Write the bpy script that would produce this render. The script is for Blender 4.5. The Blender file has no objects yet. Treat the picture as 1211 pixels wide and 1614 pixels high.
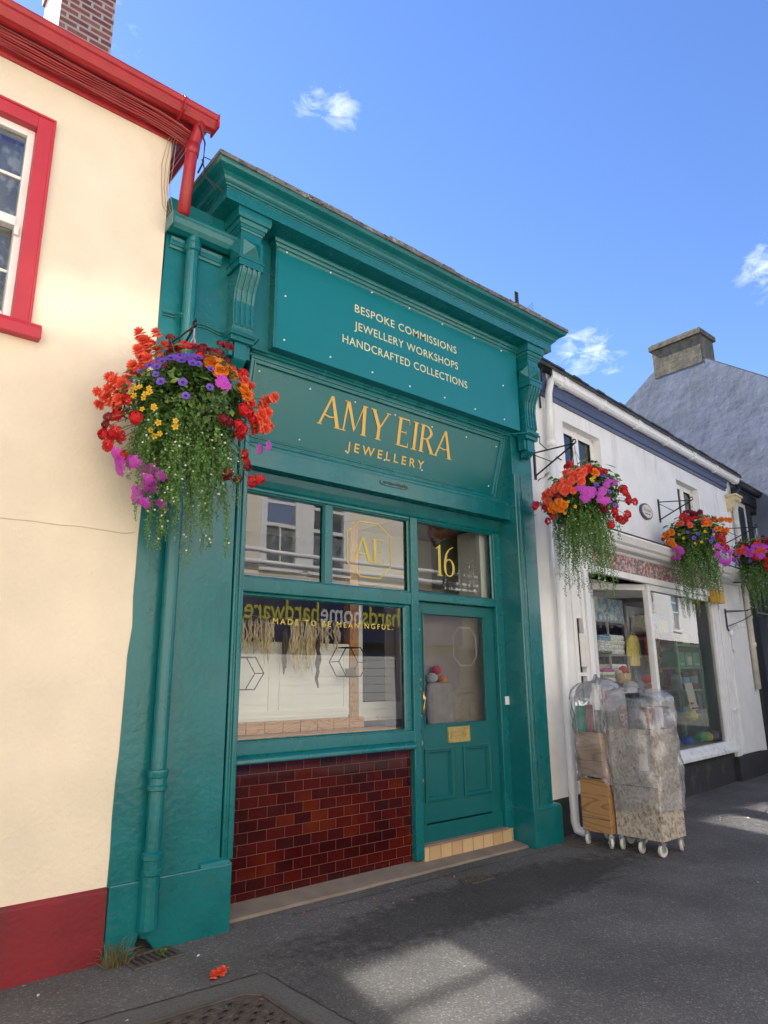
import bpy, math, random
from mathutils import Vector, Matrix
S = bpy.context.scene
COL = S.collection
R = math.radians
# ---------------------------------------------------------------- camera, sky, sun, exposure
CAMZ = 1.5
YAW, PIT, ROL = R(39.917), R(13.933), R(-0.563)
FW = Vector((math.sin(YAW)*math.cos(PIT), math.cos(YAW)*math.cos(PIT), math.sin(PIT)))
r0 = Vector((math.cos(YAW), -math.sin(YAW), 0)); u0 = r0.cross(FW)
RT = r0*math.cos(ROL)+u0*math.sin(ROL); UP = u0*math.cos(ROL)-r0*math.sin(ROL)
cam = bpy.data.cameras.new('camera'); camo = bpy.data.objects.new('camera', cam); COL.objects.link(camo)
camo.matrix_world = Matrix(((RT.x, UP.x, -FW.x, 0), (RT.y, UP.y, -FW.y, 0), (RT.z, UP.z, -FW.z, CAMZ), (0, 0, 0, 1)))
cam.sensor_fit = 'VERTICAL'; cam.sensor_height = 36; cam.lens = 36*1068/1614
cam.clip_end = 500; cam.clip_start = 0.05
S.camera = camo
SUN_EL, SUN_AZ = R(45), R(-12)          # from behind the shops, a little to the left
SUND = Vector((math.sin(SUN_AZ)*math.cos(SUN_EL), math.cos(SUN_AZ)*math.cos(SUN_EL), math.sin(SUN_EL)))
sl = bpy.data.lights.new('sun', 'SUN'); sl.energy = 4.6; sl.angle = R(0.5); sl.color = (1, .95, .87)
so = bpy.data.objects.new('sun', sl); COL.objects.link(so); so.rotation_euler = SUND.to_track_quat('Z', 'Y').to_euler()
W = bpy.data.worlds.new('World'); S.world = W; W.use_nodes = True
nt = W.node_tree; N = nt.nodes; LK = nt.links
bg = N['Background']; bg.inputs['Strength'].default_value = 0.088
sky = N.new('ShaderNodeTexSky'); sky.sky_type = 'NISHITA'; sky.sun_disc = False
sky.sun_elevation = SUN_EL; sky.sun_rotation = SUN_AZ; sky.air_density = 1.0; sky.dust_density = 0.05; sky.ozone_density = 2.0
tc = N.new('ShaderNodeTexCoord')
hs = N.new('ShaderNodeHueSaturation'); hs.inputs['Saturation'].default_value = 1.18; hs.inputs['Hue'].default_value = .512; LK.new(sky.outputs[0], hs.inputs['Color'])
last = hs.outputs[0]
def wmath(op, a, b=None, c=None, clamp=False):
    m = N.new('ShaderNodeMath'); m.operation = op; m.use_clamp = clamp
    for i, v in enumerate((a, b, c)):
        if v is None: continue
        if isinstance(v, (int, float)): m.inputs[i].default_value = v
        else: LK.new(v, m.inputs[i])
    return m.outputs[0]
cno = N.new('ShaderNodeTexNoise'); cno.inputs['Scale'].default_value = 26; cno.inputs['Detail'].default_value = 9
cno.inputs['Roughness'].default_value = .62; cno.inputs['Distortion'].default_value = .55
mp = N.new('ShaderNodeMapping'); mp.inputs['Scale'].default_value = (1, 1.3, 2.6); LK.new(tc.outputs['Generated'], mp.inputs[0]); LK.new(mp.outputs[0], cno.inputs['Vector'])
cmask = None
for d, w, amt in (((.39, .59, .708), .038, .68), ((.415, .577, .702), .04, .72), ((.765, .475, .438), .055, .76), ((.785, .46, .42), .04, .6), ((.835, .262, .485), .05, .7), ((.16, .665, .735), .05, .5), ((.6, -.6, .5), .4, .8), ((-.5, -.7, .5), .35, .8)):
    v = Vector(d).normalized()
    dp = N.new('ShaderNodeVectorMath'); dp.operation = 'DOT_PRODUCT'; LK.new(tc.outputs['Generated'], dp.inputs[0]); dp.inputs[1].default_value = v
    m = wmath('MULTIPLY', wmath('SUBTRACT', dp.outputs['Value'], math.cos(w)), 1/(1-math.cos(w)), clamp=True)
    m = wmath('MULTIPLY', m, amt)
    cmask = m if cmask is None else wmath('MAXIMUM', cmask, m)
cl = wmath('MULTIPLY', wmath('SUBTRACT', wmath('ADD', cno.outputs[0], wmath('MULTIPLY', cmask, .34)), .655), 2.3, clamp=True)
cl = wmath('MULTIPLY', cl, wmath('MULTIPLY', cmask, 1.4, clamp=True))
mx = N.new('ShaderNodeMix'); mx.data_type = 'RGBA'; LK.new(cl, mx.inputs['Factor']); LK.new(last, mx.inputs['A']); mx.inputs['B'].default_value = (5.2, 5.5, 5.9, 1)
LK.new(mx.outputs['Result'], bg.inputs['Color'])
vs = S.view_settings; vs.view_transform = 'Standard'; vs.look = 'None'; vs.gamma = 1; vs.use_curve_mapping = False
vs.exposure = 1.68
cy = S.cycles
cy.use_guiding = True; cy.use_surface_guiding = True; cy.sample_clamp_indirect = 0; cy.blur_glossy = 0.0
cy.max_bounces = 10; cy.diffuse_bounces = 4; cy.glossy_bounces = 5; cy.transparent_max_bounces = 24; cy.caustics_reflective = True

# ---------------------------------------------------------------- materials
MATS = {}
def nodes(name):
    m = bpy.data.materials.new(name); m.use_nodes = True
    return m, m.node_tree, m.node_tree.nodes['Principled BSDF']
def mat(name, col, rough=.6, var=.12, vscale=6., bump=0., bscale=60., metal=0., coat=0., dirt=0., dirtcol=(.08, .07, .06), dscale=2.5, spec=.5, objspace=False, streak=False, detail=6):
    """painted / mineral surface: two-scale tonal variation, optional stains and bump"""
    if name in MATS: return MATS[name]
    m, t, b = nodes(name); n, l = t.nodes, t.links
    if objspace: src = n.new('ShaderNodeTexCoord').outputs['Object']
    else: src = n.new('ShaderNodeNewGeometry').outputs['Position']
    no = n.new('ShaderNodeTexNoise'); no.inputs['Scale'].default_value = vscale; no.inputs['Detail'].default_value = detail; l.new(src, no.inputs['Vector'])
    rp = n.new('ShaderNodeMapRange'); rp.inputs['From Min'].default_value = .3; rp.inputs['From Max'].default_value = .7
    rp.inputs['To Min'].default_value = 1-var; rp.inputs['To Max'].default_value = 1+var; l.new(no.outputs[0], rp.inputs['Value'])
    mul = n.new('ShaderNodeVectorMath'); mul.operation = 'SCALE'; mul.inputs[0].default_value = col; l.new(rp.outputs[0], mul.inputs['Scale'])
    out = mul.outputs[0]
    if dirt > 0:
        n2 = n.new('ShaderNodeTexNoise'); n2.inputs['Scale'].default_value = dscale; n2.inputs['Detail'].default_value = 9; n2.inputs['Roughness'].default_value = .68
        if streak:
            mpn = n.new('ShaderNodeMapping'); mpn.inputs['Scale'].default_value = (3, 3, .35); l.new(src, mpn.inputs[0]); l.new(mpn.outputs[0], n2.inputs['Vector'])
        else: l.new(src, n2.inputs['Vector'])
        r2 = n.new('ShaderNodeMapRange'); r2.inputs['From Min'].default_value = .55; r2.inputs['From Max'].default_value = .75; r2.inputs['To Max'].default_value = dirt; l.new(n2.outputs[0], r2.inputs['Value'])
        mi = n.new('ShaderNodeMix'); mi.data_type = 'RGBA'; l.new(r2.outputs[0], mi.inputs['Factor']); l.new(out, mi.inputs['A']); mi.inputs['B'].default_value = (*dirtcol, 1)
        out = mi.outputs['Result']
    l.new(out, b.inputs['Base Color'])
    b.inputs['Metallic'].default_value = metal; b.inputs['Specular IOR Level'].default_value = spec
    rr = n.new('ShaderNodeMapRange'); rr.inputs['To Min'].default_value = max(.02, rough-.08); rr.inputs['To Max'].default_value = min(1, rough+.08); l.new(no.outputs[0], rr.inputs['Value']); l.new(rr.outputs[0], b.inputs['Roughness'])
    if coat: b.inputs['Coat Weight'].default_value = coat; b.inputs['Coat Roughness'].default_value = .12
    if bump > 0:
        bn = n.new('ShaderNodeTexNoise'); bn.inputs['Scale'].default_value = bscale; bn.inputs['Detail'].default_value = 4; l.new(src, bn.inputs['Vector'])
        bp = n.new('ShaderNodeBump'); bp.inputs['Strength'].default_value = min(1, bump); bp.inputs['Distance'].default_value = .01*max(1, bump); l.new(bn.outputs[0], bp.inputs['Height']); l.new(bp.outputs[0], b.inputs['Normal'])
    MATS[name] = m; return m
TEALC = (.002, .128, .138)
teal = mat('teal_gloss_paint', TEALC, .27, .10, 5, .10, 40, coat=.25, dirt=.34, dirtcol=(.02, .085, .085), dscale=4, streak=True)
tealsky = mat('teal_paint_with_sky_sheen', (.004, .165, .195), .33, .04, 2, .02, 12, spec=.35)  # upper panel: lighter, bluer teal with the sky's reflection put into the colour
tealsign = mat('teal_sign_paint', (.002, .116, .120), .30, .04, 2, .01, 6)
tealrough = mat('teal_masonry_paint', (.002, .130, .142), .30, .14, 4, .34, 26, coat=.15, dirt=.40, dirtcol=(.045, .115, .115), dscale=5)
tealdoor = mat('teal_door_paint', (.002, .108, .112), .34, .06, 4, .06, 50)
cream = mat('cream_render', (.755, .645, .505), .85, .07, 2.2, .55, 36, dirt=.34, dirtcol=(.56, .45, .33), dscale=1.3)
redpaint = mat('red_gloss_paint', (.36, .018, .024), .38, .14, 9, .10, 60, dirt=.35, dirtcol=(.16, .012, .012), dscale=7)
redframe = mat('red_window_paint', (.50, .028, .048), .45, .08, 4, .05, 50)
redplinth = mat('red_plinth_paint', (.185, .009, .016), .62, .22, 3, .4, 30, dirt=.85, dirtcol=(.085, .022, .022), dscale=2.5, streak=True)
white = mat('white_paint', (.78, .77, .755), .5, .05, 5, .06, 50, dirt=.25, dirtcol=(.42, .39, .34), dscale=5, streak=True)
whitewall = mat('white_render', (.80, .785, .765), .85, .06, 3, .35, 18, dirt=.65, dirtcol=(.45, .44, .42), dscale=2.2, streak=True)
upvc = mat('white_plastic', (.78, .78, .79), .35, .04, 5, dirt=.2, dirtcol=(.4, .38, .34), dscale=6, streak=True)
navyp = mat('navy_paint', (.055, .075, .16), .5, .15, 6, .1, 40, dirt=.3, dirtcol=(.12, .13, .17), dscale=6)
navyopp = mat('navy_fascia_paint', (.014, .020, .075), .4, .05)
blackp = mat('black_paint', (.016, .017, .019), .45, .25, 6, .12, 40, dirt=.3, dirtcol=(.07, .068, .065), dscale=3)
blackplinth = mat('black_plinth_paint', (.022, .022, .025), .7, .3, 5, .4, 25, dirt=.75, dirtcol=(.11, .10, .09), dscale=2.6)
blackmetal = mat('black_iron', (.012, .012, .014), .5, .2, 20)
castiron = mat('cast_iron', (.085, .068, .056), .65, .3, 25, .3, 90)
stone = mat('weathered_coping_stone', (.13, .125, .115), .9, .45, 14, .6, 40, dirt=.95, dirtcol=(.50, .50, .46), dscale=11)
slabm = mat('sandstone_slab', (.21, .165, .13), .85, .16, 7, .35, 60, dirt=.5, dirtcol=(.13, .11, .095), dscale=3)
slate = mat('roof_slate', (.035, .036, .042), .6, .35, 11, .4, 12)
gold = mat('gold_leaf', (.66, .40, .085), .42, .08, 20, spec=.4)
paleg = mat('pale_gold_vinyl', (.62, .60, .36), .5, .04)
yellowv = mat('gold_window_vinyl', (.54, .42, .08), .45, .05)
brass = mat('brass', (.62, .47, .19), .34, .2, 40, .2, 120, metal=.85)
steel = mat('galvanised_steel', (.42, .42, .43), .4, .2, 20, metal=.8)
rubber = mat('white_nylon', (.62, .60, .55), .5, .1, 12, dirt=.4, dirtcol=(.2, .18, .16), dscale=14)
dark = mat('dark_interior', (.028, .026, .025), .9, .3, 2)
greyint = mat('grey_interior_plaster', (.34, .33, .31), .9, .12, 2)
beigeint = mat('beige_blind', (.30, .265, .225), .8, .05, 3)
boardw = mat('white_board', (.87, .87, .84), .6, .03, 3)
pine = mat('pine_wood', (.42, .20, .075), .55, .2, 9)
lilac = mat('gable_render_blue_grey', (.135, .155, .205), .88, .25, 1.4, 1.6, 5, dirt=.3, dirtcol=(.20, .24, .34), dscale=.9)
mossy = mat('mossy_chimney_stone', (.115, .10, .075), .95, .4, 6, .8, 14, dirt=.6, dirtcol=(.28, .25, .19), dscale=4)
oppcream = mat('opposite_cream_render', (.74, .68, .555), .85, .04, 2)
screwm = mat('white_screw_cap', (.8, .8, .8), .4, .02)
yellowbox = mat('amber_plastic', (.62, .33, .03), .4, .05)
cream2 = mat('yellowed_stucco', (.62, .50, .30), .8, .2, 8, .4, 20)
paper = mat('paper', (.72, .68, .62), .8, .06, 20)
cotton = mat('lace_cotton', (.55, .55, .56), .9, .1, 30)

def voro_mat(name, cols, scale, rough=.9, bump=.3):
    m, t, b = nodes(name); n, l = t.nodes, t.links
    src = n.new('ShaderNodeTexCoord').outputs['Object']
    no = n.new('ShaderNodeTexNoise'); no.inputs['Scale'].default_value = scale*.5; l.new(src, no.inputs['Vector'])
    ad = n.new('ShaderNodeVectorMath'); ad.operation = 'MULTIPLY_ADD'; l.new(no.outputs['Color'], ad.inputs[0]); ad.inputs[1].default_value = (.06, .06, .06); l.new(src, ad.inputs[2])
    v = n.new('ShaderNodeTexVoronoi'); v.inputs['Scale'].default_value = scale; l.new(ad.outputs[0], v.inputs['Vector'])
    cr = n.new('ShaderNodeValToRGB'); cr.color_ramp.interpolation = 'CONSTANT'
    el = cr.color_ramp.elements
    while len(el) < len(cols): el.new(.5)
    for i, c in enumerate(cols): el[i].position = i/len(cols); el[i].color = (*c, 1)
    sp = n.new('ShaderNodeSeparateColor'); l.new(v.outputs['Color'], sp.inputs[0]); l.new(sp.outputs[0], cr.inputs[0]); l.new(cr.outputs[0], b.inputs['Base Color'])
    b.inputs['Roughness'].default_value = rough
    bp = n.new('ShaderNodeBump'); bp.inputs['Strength'].default_value = bump; bp.inputs['Distance'].default_value = .004; l.new(v.outputs['Distance'], bp.inputs['Height']); l.new(bp.outputs[0], b.inputs['Normal'])
    MATS[name] = m; return m
floralm = voro_mat('floral_fascia_print', [(.16, .13, .13), (.36, .30, .29), (.22, .18, .17), (.52, .44, .42), (.45, .09, .11), (.28, .23, .22), (.58, .32, .32), (.16, .16, .13)], 30)
osbm = None
def mk_osb():
    m, t, b = nodes('weathered_chipboard'); n, l = t.nodes, t.links
    src = n.new('ShaderNodeTexCoord').outputs['Object']
    acc = None
    for k, rot in enumerate((.35, 1.45, 2.5)):
        m0 = n.new('ShaderNodeMapping'); m0.inputs['Rotation'].default_value = (rot, rot*.9, 0); l.new(src, m0.inputs[0])
        mp = n.new('ShaderNodeMapping'); mp.inputs['Scale'].default_value = (58, 58, 9); l.new(m0.outputs[0], mp.inputs[0])
        v = n.new('ShaderNodeTexVoronoi'); v.inputs['Scale'].default_value = 1; l.new(mp.outputs[0], v.inputs['Vector'])
        s = n.new('ShaderNodeSeparateColor'); l.new(v.outputs['Color'], s.inputs[0])
        if acc is None: acc = s.outputs[0]
        else:
            mm = n.new('ShaderNodeMath'); mm.operation = 'ADD'; l.new(acc, mm.inputs[0]); l.new(s.outputs[k % 3], mm.inputs[1]); acc = mm.outputs[0]
    mr = n.new('ShaderNodeMapRange'); mr.inputs['From Min'].default_value = .3; mr.inputs['From Max'].default_value = 2.6; l.new(acc, mr.inputs[0])
    cr = n.new('ShaderNodeValToRGB'); l.new(mr.outputs[0], cr.inputs[0]); e = cr.color_ramp.elements
    e[0].color = (.19, .14, .105, 1); e[1].color = (.56, .49, .41, 1); e.new(.35).color = (.34, .28, .225, 1); e.new(.6).color = (.46, .40, .33, 1)
    l.new(cr.outputs[0], b.inputs['Base Color']); b.inputs['Roughness'].default_value = .85
    bp = n.new('ShaderNodeBump'); bp.inputs['Strength'].default_value = .5; bp.inputs['Distance'].default_value = .004; l.new(acc, bp.inputs['Height']); l.new(bp.outputs[0], b.inputs['Normal'])
    return m
osbm = mk_osb()
def wood_mat(name, c1, c2, axis='Z', scale=1.):
    m, t, b = nodes(name); n, l = t.nodes, t.links
    src = n.new('ShaderNodeTexCoord').outputs['Object']
    mp = n.new('ShaderNodeMapping'); l.new(src, mp.inputs[0])
    mp.inputs['Scale'].default_value = {'X': (.5, 3, 3), 'Y': (3, .5, 3), 'Z': (3, 3, .5)}[axis]
    no = n.new('ShaderNodeTexNoise'); no.inputs['Scale'].default_value = 1.7*scale; no.inputs['Detail'].default_value = 2; l.new(mp.outputs[0], no.inputs['Vector'])
    mm = n.new('ShaderNodeMath'); mm.operation = 'MULTIPLY'; l.new(no.outputs[0], mm.inputs[0]); mm.inputs[1].default_value = 16
    fr = n.new('ShaderNodeMath'); fr.operation = 'FRACT'; l.new(mm.outputs[0], fr.inputs[0])
    n2 = n.new('ShaderNodeTexNoise'); n2.inputs['Scale'].default_value = 40; l.new(mp.outputs[0], n2.inputs['Vector'])
    cr = n.new('ShaderNodeValToRGB'); e = cr.color_ramp.elements; e[0].color = (*c1, 1); e[1].color = (*c2, 1); e[0].position = .0; e[1].position = .25
    x = e.new(.88); x.color = (*c2, 1); x2 = e.new(1.0); x2.color = (*c1, 1)
    l.new(fr.outputs[0], cr.inputs[0])
    mi = n.new('ShaderNodeMix'); mi.data_type = 'RGBA'; mi.blend_type = 'MULTIPLY'; mi.inputs['Factor'].default_value = .35; l.new(cr.outputs[0], mi.inputs['A']); l.new(n2.outputs[0], mi.inputs['B'])
    l.new(mi.outputs['Result'], b.inputs['Base Color']); b.inputs['Roughness'].default_value = .6
    return m
plym = wood_mat('plywood', (.30, .135, .05), (.50, .27, .11), 'Y', .8)
pinem = wood_mat('pine_board', (.46, .20, .06), (.68, .36, .13), 'X', 1.5)
pinepost = wood_mat('pine_post', (.44, .19, .055), (.64, .33, .12), 'Z', 1.5)
def brick_mat(name, bw, bh, ms, cols, mortar, rough, off=.5, xo=0., zo=0., coat=0., bump=.4, varscale=3., yaxis=False):
    m, t, b = nodes(name); n, l = t.nodes, t.links
    src = n.new('ShaderNodeNewGeometry').outputs['Position']
    s = n.new('ShaderNodeSeparateXYZ'); l.new(src, s.inputs[0]); cb = n.new('ShaderNodeCombineXYZ')
    a = n.new('ShaderNodeMath'); a.operation = 'ADD'; a.inputs[1].default_value = xo; l.new(s.outputs[1 if yaxis else 0], a.inputs[0]); l.new(a.outputs[0], cb.inputs[0])
    c = n.new('ShaderNodeMath'); c.operation = 'ADD'; c.inputs[1].default_value = zo; l.new(s.outputs[2], c.inputs[0]); l.new(c.outputs[0], cb.inputs[1])
    br = n.new('ShaderNodeTexBrick'); br.offset = off; br.inputs['Scale'].default_value = 1; br.inputs['Brick Width'].default_value = bw; br.inputs['Row Height'].default_value = bh
    br.inputs['Mortar Size'].default_value = ms; br.inputs['Mortar Smooth'].default_value = .1; br.inputs['Bias'].default_value = 0
    br.inputs['Color1'].default_value = (0, 0, 0, 1); br.inputs['Color2'].default_value = (1, 1, 1, 1); br.inputs['Mortar'].default_value = (.5, .5, .5, 1); l.new(cb.outputs[0], br.inputs['Vector'])
    no = n.new('ShaderNodeTexNoise'); no.inputs['Scale'].default_value = varscale; no.inputs['Detail'].default_value = 5; l.new(cb.outputs[0], no.inputs['Vector'])
    sc = n.new('ShaderNodeSeparateColor'); l.new(br.outputs['Color'], sc.inputs[0])
    ad = n.new('ShaderNodeMath'); ad.operation = 'MULTIPLY_ADD'; l.new(sc.outputs[0], ad.inputs[0]); ad.inputs[1].default_value = .6; l.new(no.outputs[0], ad.inputs[2])
    sb = n.new('ShaderNodeMapRange'); sb.inputs['From Min'].default_value = .25; sb.inputs['From Max'].default_value = 1.25; l.new(ad.outputs[0], sb.inputs[0])
    cr = n.new('ShaderNodeValToRGB'); e = cr.color_ramp.elements
    while len(e) < len(cols): e.new(.5)
    for i, k in enumerate(cols): e[i].position = i/(len(cols)-1); e[i].color = (*k, 1)
    l.new(sb.outputs[0], cr.inputs[0])
    mi = n.new('ShaderNodeMix'); mi.data_type = 'RGBA'; l.new(br.outputs['Fac'], mi.inputs['Factor']); l.new(cr.outputs[0], mi.inputs['A']); mi.inputs['B'].default_value = (*mortar, 1)
    l.new(mi.outputs['Result'], b.inputs['Base Color'])
    rm = n.new('ShaderNodeMapRange'); rm.inputs['To Min'].default_value = rough; rm.inputs['To Max'].default_value = .9; l.new(br.outputs['Fac'], rm.inputs[0]); l.new(rm.outputs[0], b.inputs['Roughness'])
    b.inputs['Coat Weight'].default_value = coat; b.inputs['Specular IOR Level'].default_value = .4
    # every tile is set at its own slight angle
    hm = n.new('ShaderNodeMath'); hm.operation = 'MULTIPLY_ADD'; l.new(no.outputs[0], hm.inputs[0]); hm.inputs[1].default_value = .4
    iv = n.new('ShaderNodeMath'); iv.operation = 'SUBTRACT'; iv.inputs[0].default_value = 1; l.new(br.outputs['Fac'], iv.inputs[1]); l.new(iv.outputs[0], hm.inputs[2])
    bp = n.new('ShaderNodeBump'); bp.inputs['Strength'].default_value = bump; bp.inputs['Distance'].default_value = .003; l.new(hm.outputs[0], bp.inputs['Height']); l.new(bp.outputs[0], b.inputs['Normal'])
    MATS[name] = m; return m
tilem = brick_mat('maroon_glazed_tile', .152, .076, .0013, [(.018, .001, .0015), (.030, .0012, .0015), (.046, .0015, .0015), (.070, .004, .0018), (.105, .013, .002)], (.19, .085, .06), .07, xo=.04, zo=-.021, coat=.35, bump=.35)
steptile = brick_mat('buff_step_tile', .132, .30, .004, [(.44, .27, .13), (.54, .36, .19), (.60, .43, .25)], (.20, .15, .11), .5, off=0, xo=0, zo=0, bump=.4)
chimbrick = brick_mat('weathered_red_brick', .225, .078, .014, [(.10, .035, .032), (.16, .05, .045), (.22, .07, .055), (.26, .12, .10)], (.36, .30, .28), .85, bump=.8, varscale=8)
chimside = mat('chalky_limewash', (.70, .66, .60), .9, .1, 6, .6, 30, dirt=.4, dirtcol=(.32, .22, .18), dscale=9)
def glass_mat(name, rough=0., boost=1.7, tint=(.95, .97, .96)):
    m, t, b = nodes(name); n, l = t.nodes, t.links; n.remove(b)
    fr = n.new('ShaderNodeFresnel'); fr.inputs['IOR'].default_value = 1.52
    mm = n.new('ShaderNodeMath'); mm.operation = 'MULTIPLY'; mm.inputs[1].default_value = boost; mm.use_clamp = True; l.new(fr.outputs[0], mm.inputs[0])
    tr = n.new('ShaderNodeBsdfTransparent'); tr.inputs[0].default_value = (*tint, 1)
    gl = n.new('ShaderNodeBsdfGlossy'); gl.inputs['Roughness'].default_value = rough
    ms = n.new('ShaderNodeMixShader'); l.new(mm.outputs[0], ms.inputs[0]); l.new(tr.outputs[0], ms.inputs[1]); l.new(gl.outputs[0], ms.inputs[2])
    no = n.new('ShaderNodeTexNoise'); no.inputs['Scale'].default_value = 1.2
    geo = n.new('ShaderNodeNewGeometry'); l.new(geo.outputs['Position'], no.inputs['Vector'])
    bp = n.new('ShaderNodeBump'); bp.inputs['Strength'].default_value = .06; bp.inputs['Distance'].default_value = .02; l.new(no.outputs[0], bp.inputs['Height']); l.new(bp.outputs[0], gl.inputs['Normal'])
    l.new(ms.outputs[0], n['Material Output'].inputs['Surface']); return m
glass = glass_mat('window_glass', 0., 2.8)
glass5 = glass_mat('display_window_glass', 0., 2.0); glass2 = glass_mat('old_window_glass', 0., 1.6); glass3 = glass_mat('shop_window_glass', 0., 1.5); glass4 = glass_mat('return_window_glass', 0., .7)
mirrorg = mat('sunlit_window_glass', (.56, .58, .60), .06, .0, 1, metal=1)     # the panes that throw the sun back across the street
def fixrough(m, r):
    b = m.node_tree.nodes['Principled BSDF']
    for lk in list(b.inputs['Roughness'].links): m.node_tree.links.remove(lk)
    b.inputs['Roughness'].default_value = r
fixrough(mirrorg, .05)
softmirror = mat('weak_mirror_glass', (.22, .22, .21), .06, .0, 1, metal=1); fixrough(softmirror, .075)  # weak mirror for the added high panes, throws soft sun bands
def plastic_mat():
    m, t, b = nodes('clear_polythene'); n, l = t.nodes, t.links; n.remove(b)
    src = n.new('ShaderNodeTexCoord').outputs['Object']
    mp = n.new('ShaderNodeMapping'); mp.inputs['Rotation'].default_value = (.4, .3, .6); l.new(src, mp.inputs[0])
    no = n.new('ShaderNodeTexNoise'); no.inputs['Scale'].default_value = 7; no.inputs['Detail'].default_value = 3; no.inputs['Distortion'].default_value = 2.0; l.new(mp.outputs[0], no.inputs['Vector'])
    bp = n.new('ShaderNodeBump'); bp.inputs['Strength'].default_value = 1; bp.inputs['Distance'].default_value = .012; l.new(no.outputs[0], bp.inputs['Height'])
    tr = n.new('ShaderNodeBsdfTransparent'); tr.inputs[0].default_value = (.97, .97, .97, 1)
    df = n.new('ShaderNodeBsdfDiffuse'); df.inputs[0].default_value = (.68, .67, .71, 1); l.new(bp.outputs[0], df.inputs['Normal'])
    gl = n.new('ShaderNodeBsdfGlossy'); gl.inputs['Roughness'].default_value = .10; l.new(bp.outputs[0], gl.inputs['Normal'])
    n2 = n.new('ShaderNodeTexNoise'); n2.inputs['Scale'].default_value = 3; n2.inputs['Detail'].default_value = 3; n2.inputs['Distortion'].default_value = 2.5; l.new(src, n2.inputs['Vector'])
    mr = n.new('ShaderNodeMapRange'); mr.inputs['From Min'].default_value = .35; mr.inputs['From Max'].default_value = .7; mr.inputs['To Min'].default_value = .13; mr.inputs['To Max'].default_value = .33; l.new(n2.outputs[0], mr.inputs[0])
    n3 = n.new('ShaderNodeTexNoise'); n3.inputs['Scale'].default_value = 3.2; n3.inputs['Detail'].default_value = 3; n3.inputs['Distortion'].default_value = 1.5; l.new(mp.outputs[0], n3.inputs['Vector'])
    q1 = n.new('ShaderNodeMath'); q1.operation = 'SUBTRACT'; l.new(n3.outputs[0], q1.inputs[0]); q1.inputs[1].default_value = .5
    q2 = n.new('ShaderNodeMath'); q2.operation = 'ABSOLUTE'; l.new(q1.outputs[0], q2.inputs[0])
    q3 = n.new('ShaderNodeMapRange'); q3.inputs['From Min'].default_value = .0; q3.inputs['From Max'].default_value = .022; q3.inputs['To Min'].default_value = .05; q3.inputs['To Max'].default_value = 0; l.new(q2.outputs[0], q3.inputs[0])
    q4 = n.new('ShaderNodeMath'); q4.operation = 'ADD'; q4.use_clamp = True; l.new(q3.outputs[0], q4.inputs[0]); l.new(mr.outputs[0], q4.inputs[1])
    m1 = n.new('ShaderNodeMixShader'); l.new(q4.outputs[0], m1.inputs[0]); l.new(tr.outputs[0], m1.inputs[1]); l.new(df.outputs[0], m1.inputs[2])
    lw = n.new('ShaderNodeLayerWeight'); lw.inputs[0].default_value = .25; l.new(bp.outputs[0], lw.inputs['Normal'])
    mm = n.new('ShaderNodeMath'); mm.operation = 'MULTIPLY_ADD'; l.new(lw.outputs['Fresnel'], mm.inputs[0]); mm.inputs[1].default_value = .8; mm.inputs[2].default_value = .05
    m2 = n.new('ShaderNodeMixShader'); l.new(mm.outputs[0], m2.inputs[0]); l.new(m1.outputs[0], m2.inputs[1]); l.new(gl.outputs[0], m2.inputs[2])
    l.new(m2.outputs[0], n['Material Output'].inputs['Surface']); return m
plasticm = plastic_mat()
def frost_mat():
    m, t, b = nodes('frosted_film'); n, l = t.nodes, t.links; n.remove(b)
    tr = n.new('ShaderNodeBsdfTransparent'); df = n.new('ShaderNodeBsdfDiffuse'); df.inputs[0].default_value = (.50, .44, .375, 1); ms = n.new('ShaderNodeMixShader'); ms.inputs[0].default_value = .62
    l.new(tr.outputs[0], ms.inputs[1]); l.new(df.outputs[0], ms.inputs[2]); l.new(ms.outputs[0], n['Material Output'].inputs['Surface']); return m
frost = frost_mat()
def leaf_mat(name, col, trans=.35, var=.35):
    m, t, b = nodes(name); n, l = t.nodes, t.links
    src = n.new('ShaderNodeTexCoord').outputs['Object']
    no = n.new('ShaderNodeTexNoise'); no.inputs['Scale'].default_value = 14; l.new(src, no.inputs['Vector'])
    rp = n.new('ShaderNodeMapRange'); rp.inputs['From Min'].default_value = .3; rp.inputs['From Max'].default_value = .7; rp.inputs['To Min'].default_value = 1-var; rp.inputs['To Max'].default_value = 1+var; l.new(no.outputs[0], rp.inputs[0])
    mu = n.new('ShaderNodeVectorMath'); mu.operation = 'SCALE'; mu.inputs[0].default_value = col; l.new(rp.outputs[0], mu.inputs['Scale']); l.new(mu.outputs[0], b.inputs['Base Color'])
    b.inputs['Roughness'].default_value = .5
    tl = n.new('ShaderNodeBsdfTranslucent'); l.new(mu.outputs[0], tl.inputs[0])
    ms = n.new('ShaderNodeMixShader'); ms.inputs[0].default_value = trans; l.new(b.outputs[0], ms.inputs[1]); l.new(tl.outputs[0], ms.inputs[2]); l.new(ms.outputs[0], n['Material Output'].inputs['Surface'])
    return m
LEAF = [leaf_mat('leaf_dark', (.045, .10, .025)), leaf_mat('leaf_mid', (.10, .21, .042)), leaf_mat('leaf_pale', (.20, .31, .07))]
trail = leaf_mat('bacopa_leaf', (.105, .23, .045)); trail2 = leaf_mat('bacopa_leaf_pale', (.18, .30, .085))
coral = leaf_mat('coral_petal', (.90, .16, .085), .35, .15); orangep = leaf_mat('orange_petal', (.90, .28, .02), .35, .12)
redp = leaf_mat('red_petal', (.66, .012, .018), .25, .25); darkredp = leaf_mat('crimson_petal', (.24, .008, .022), .25, .3)
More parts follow.
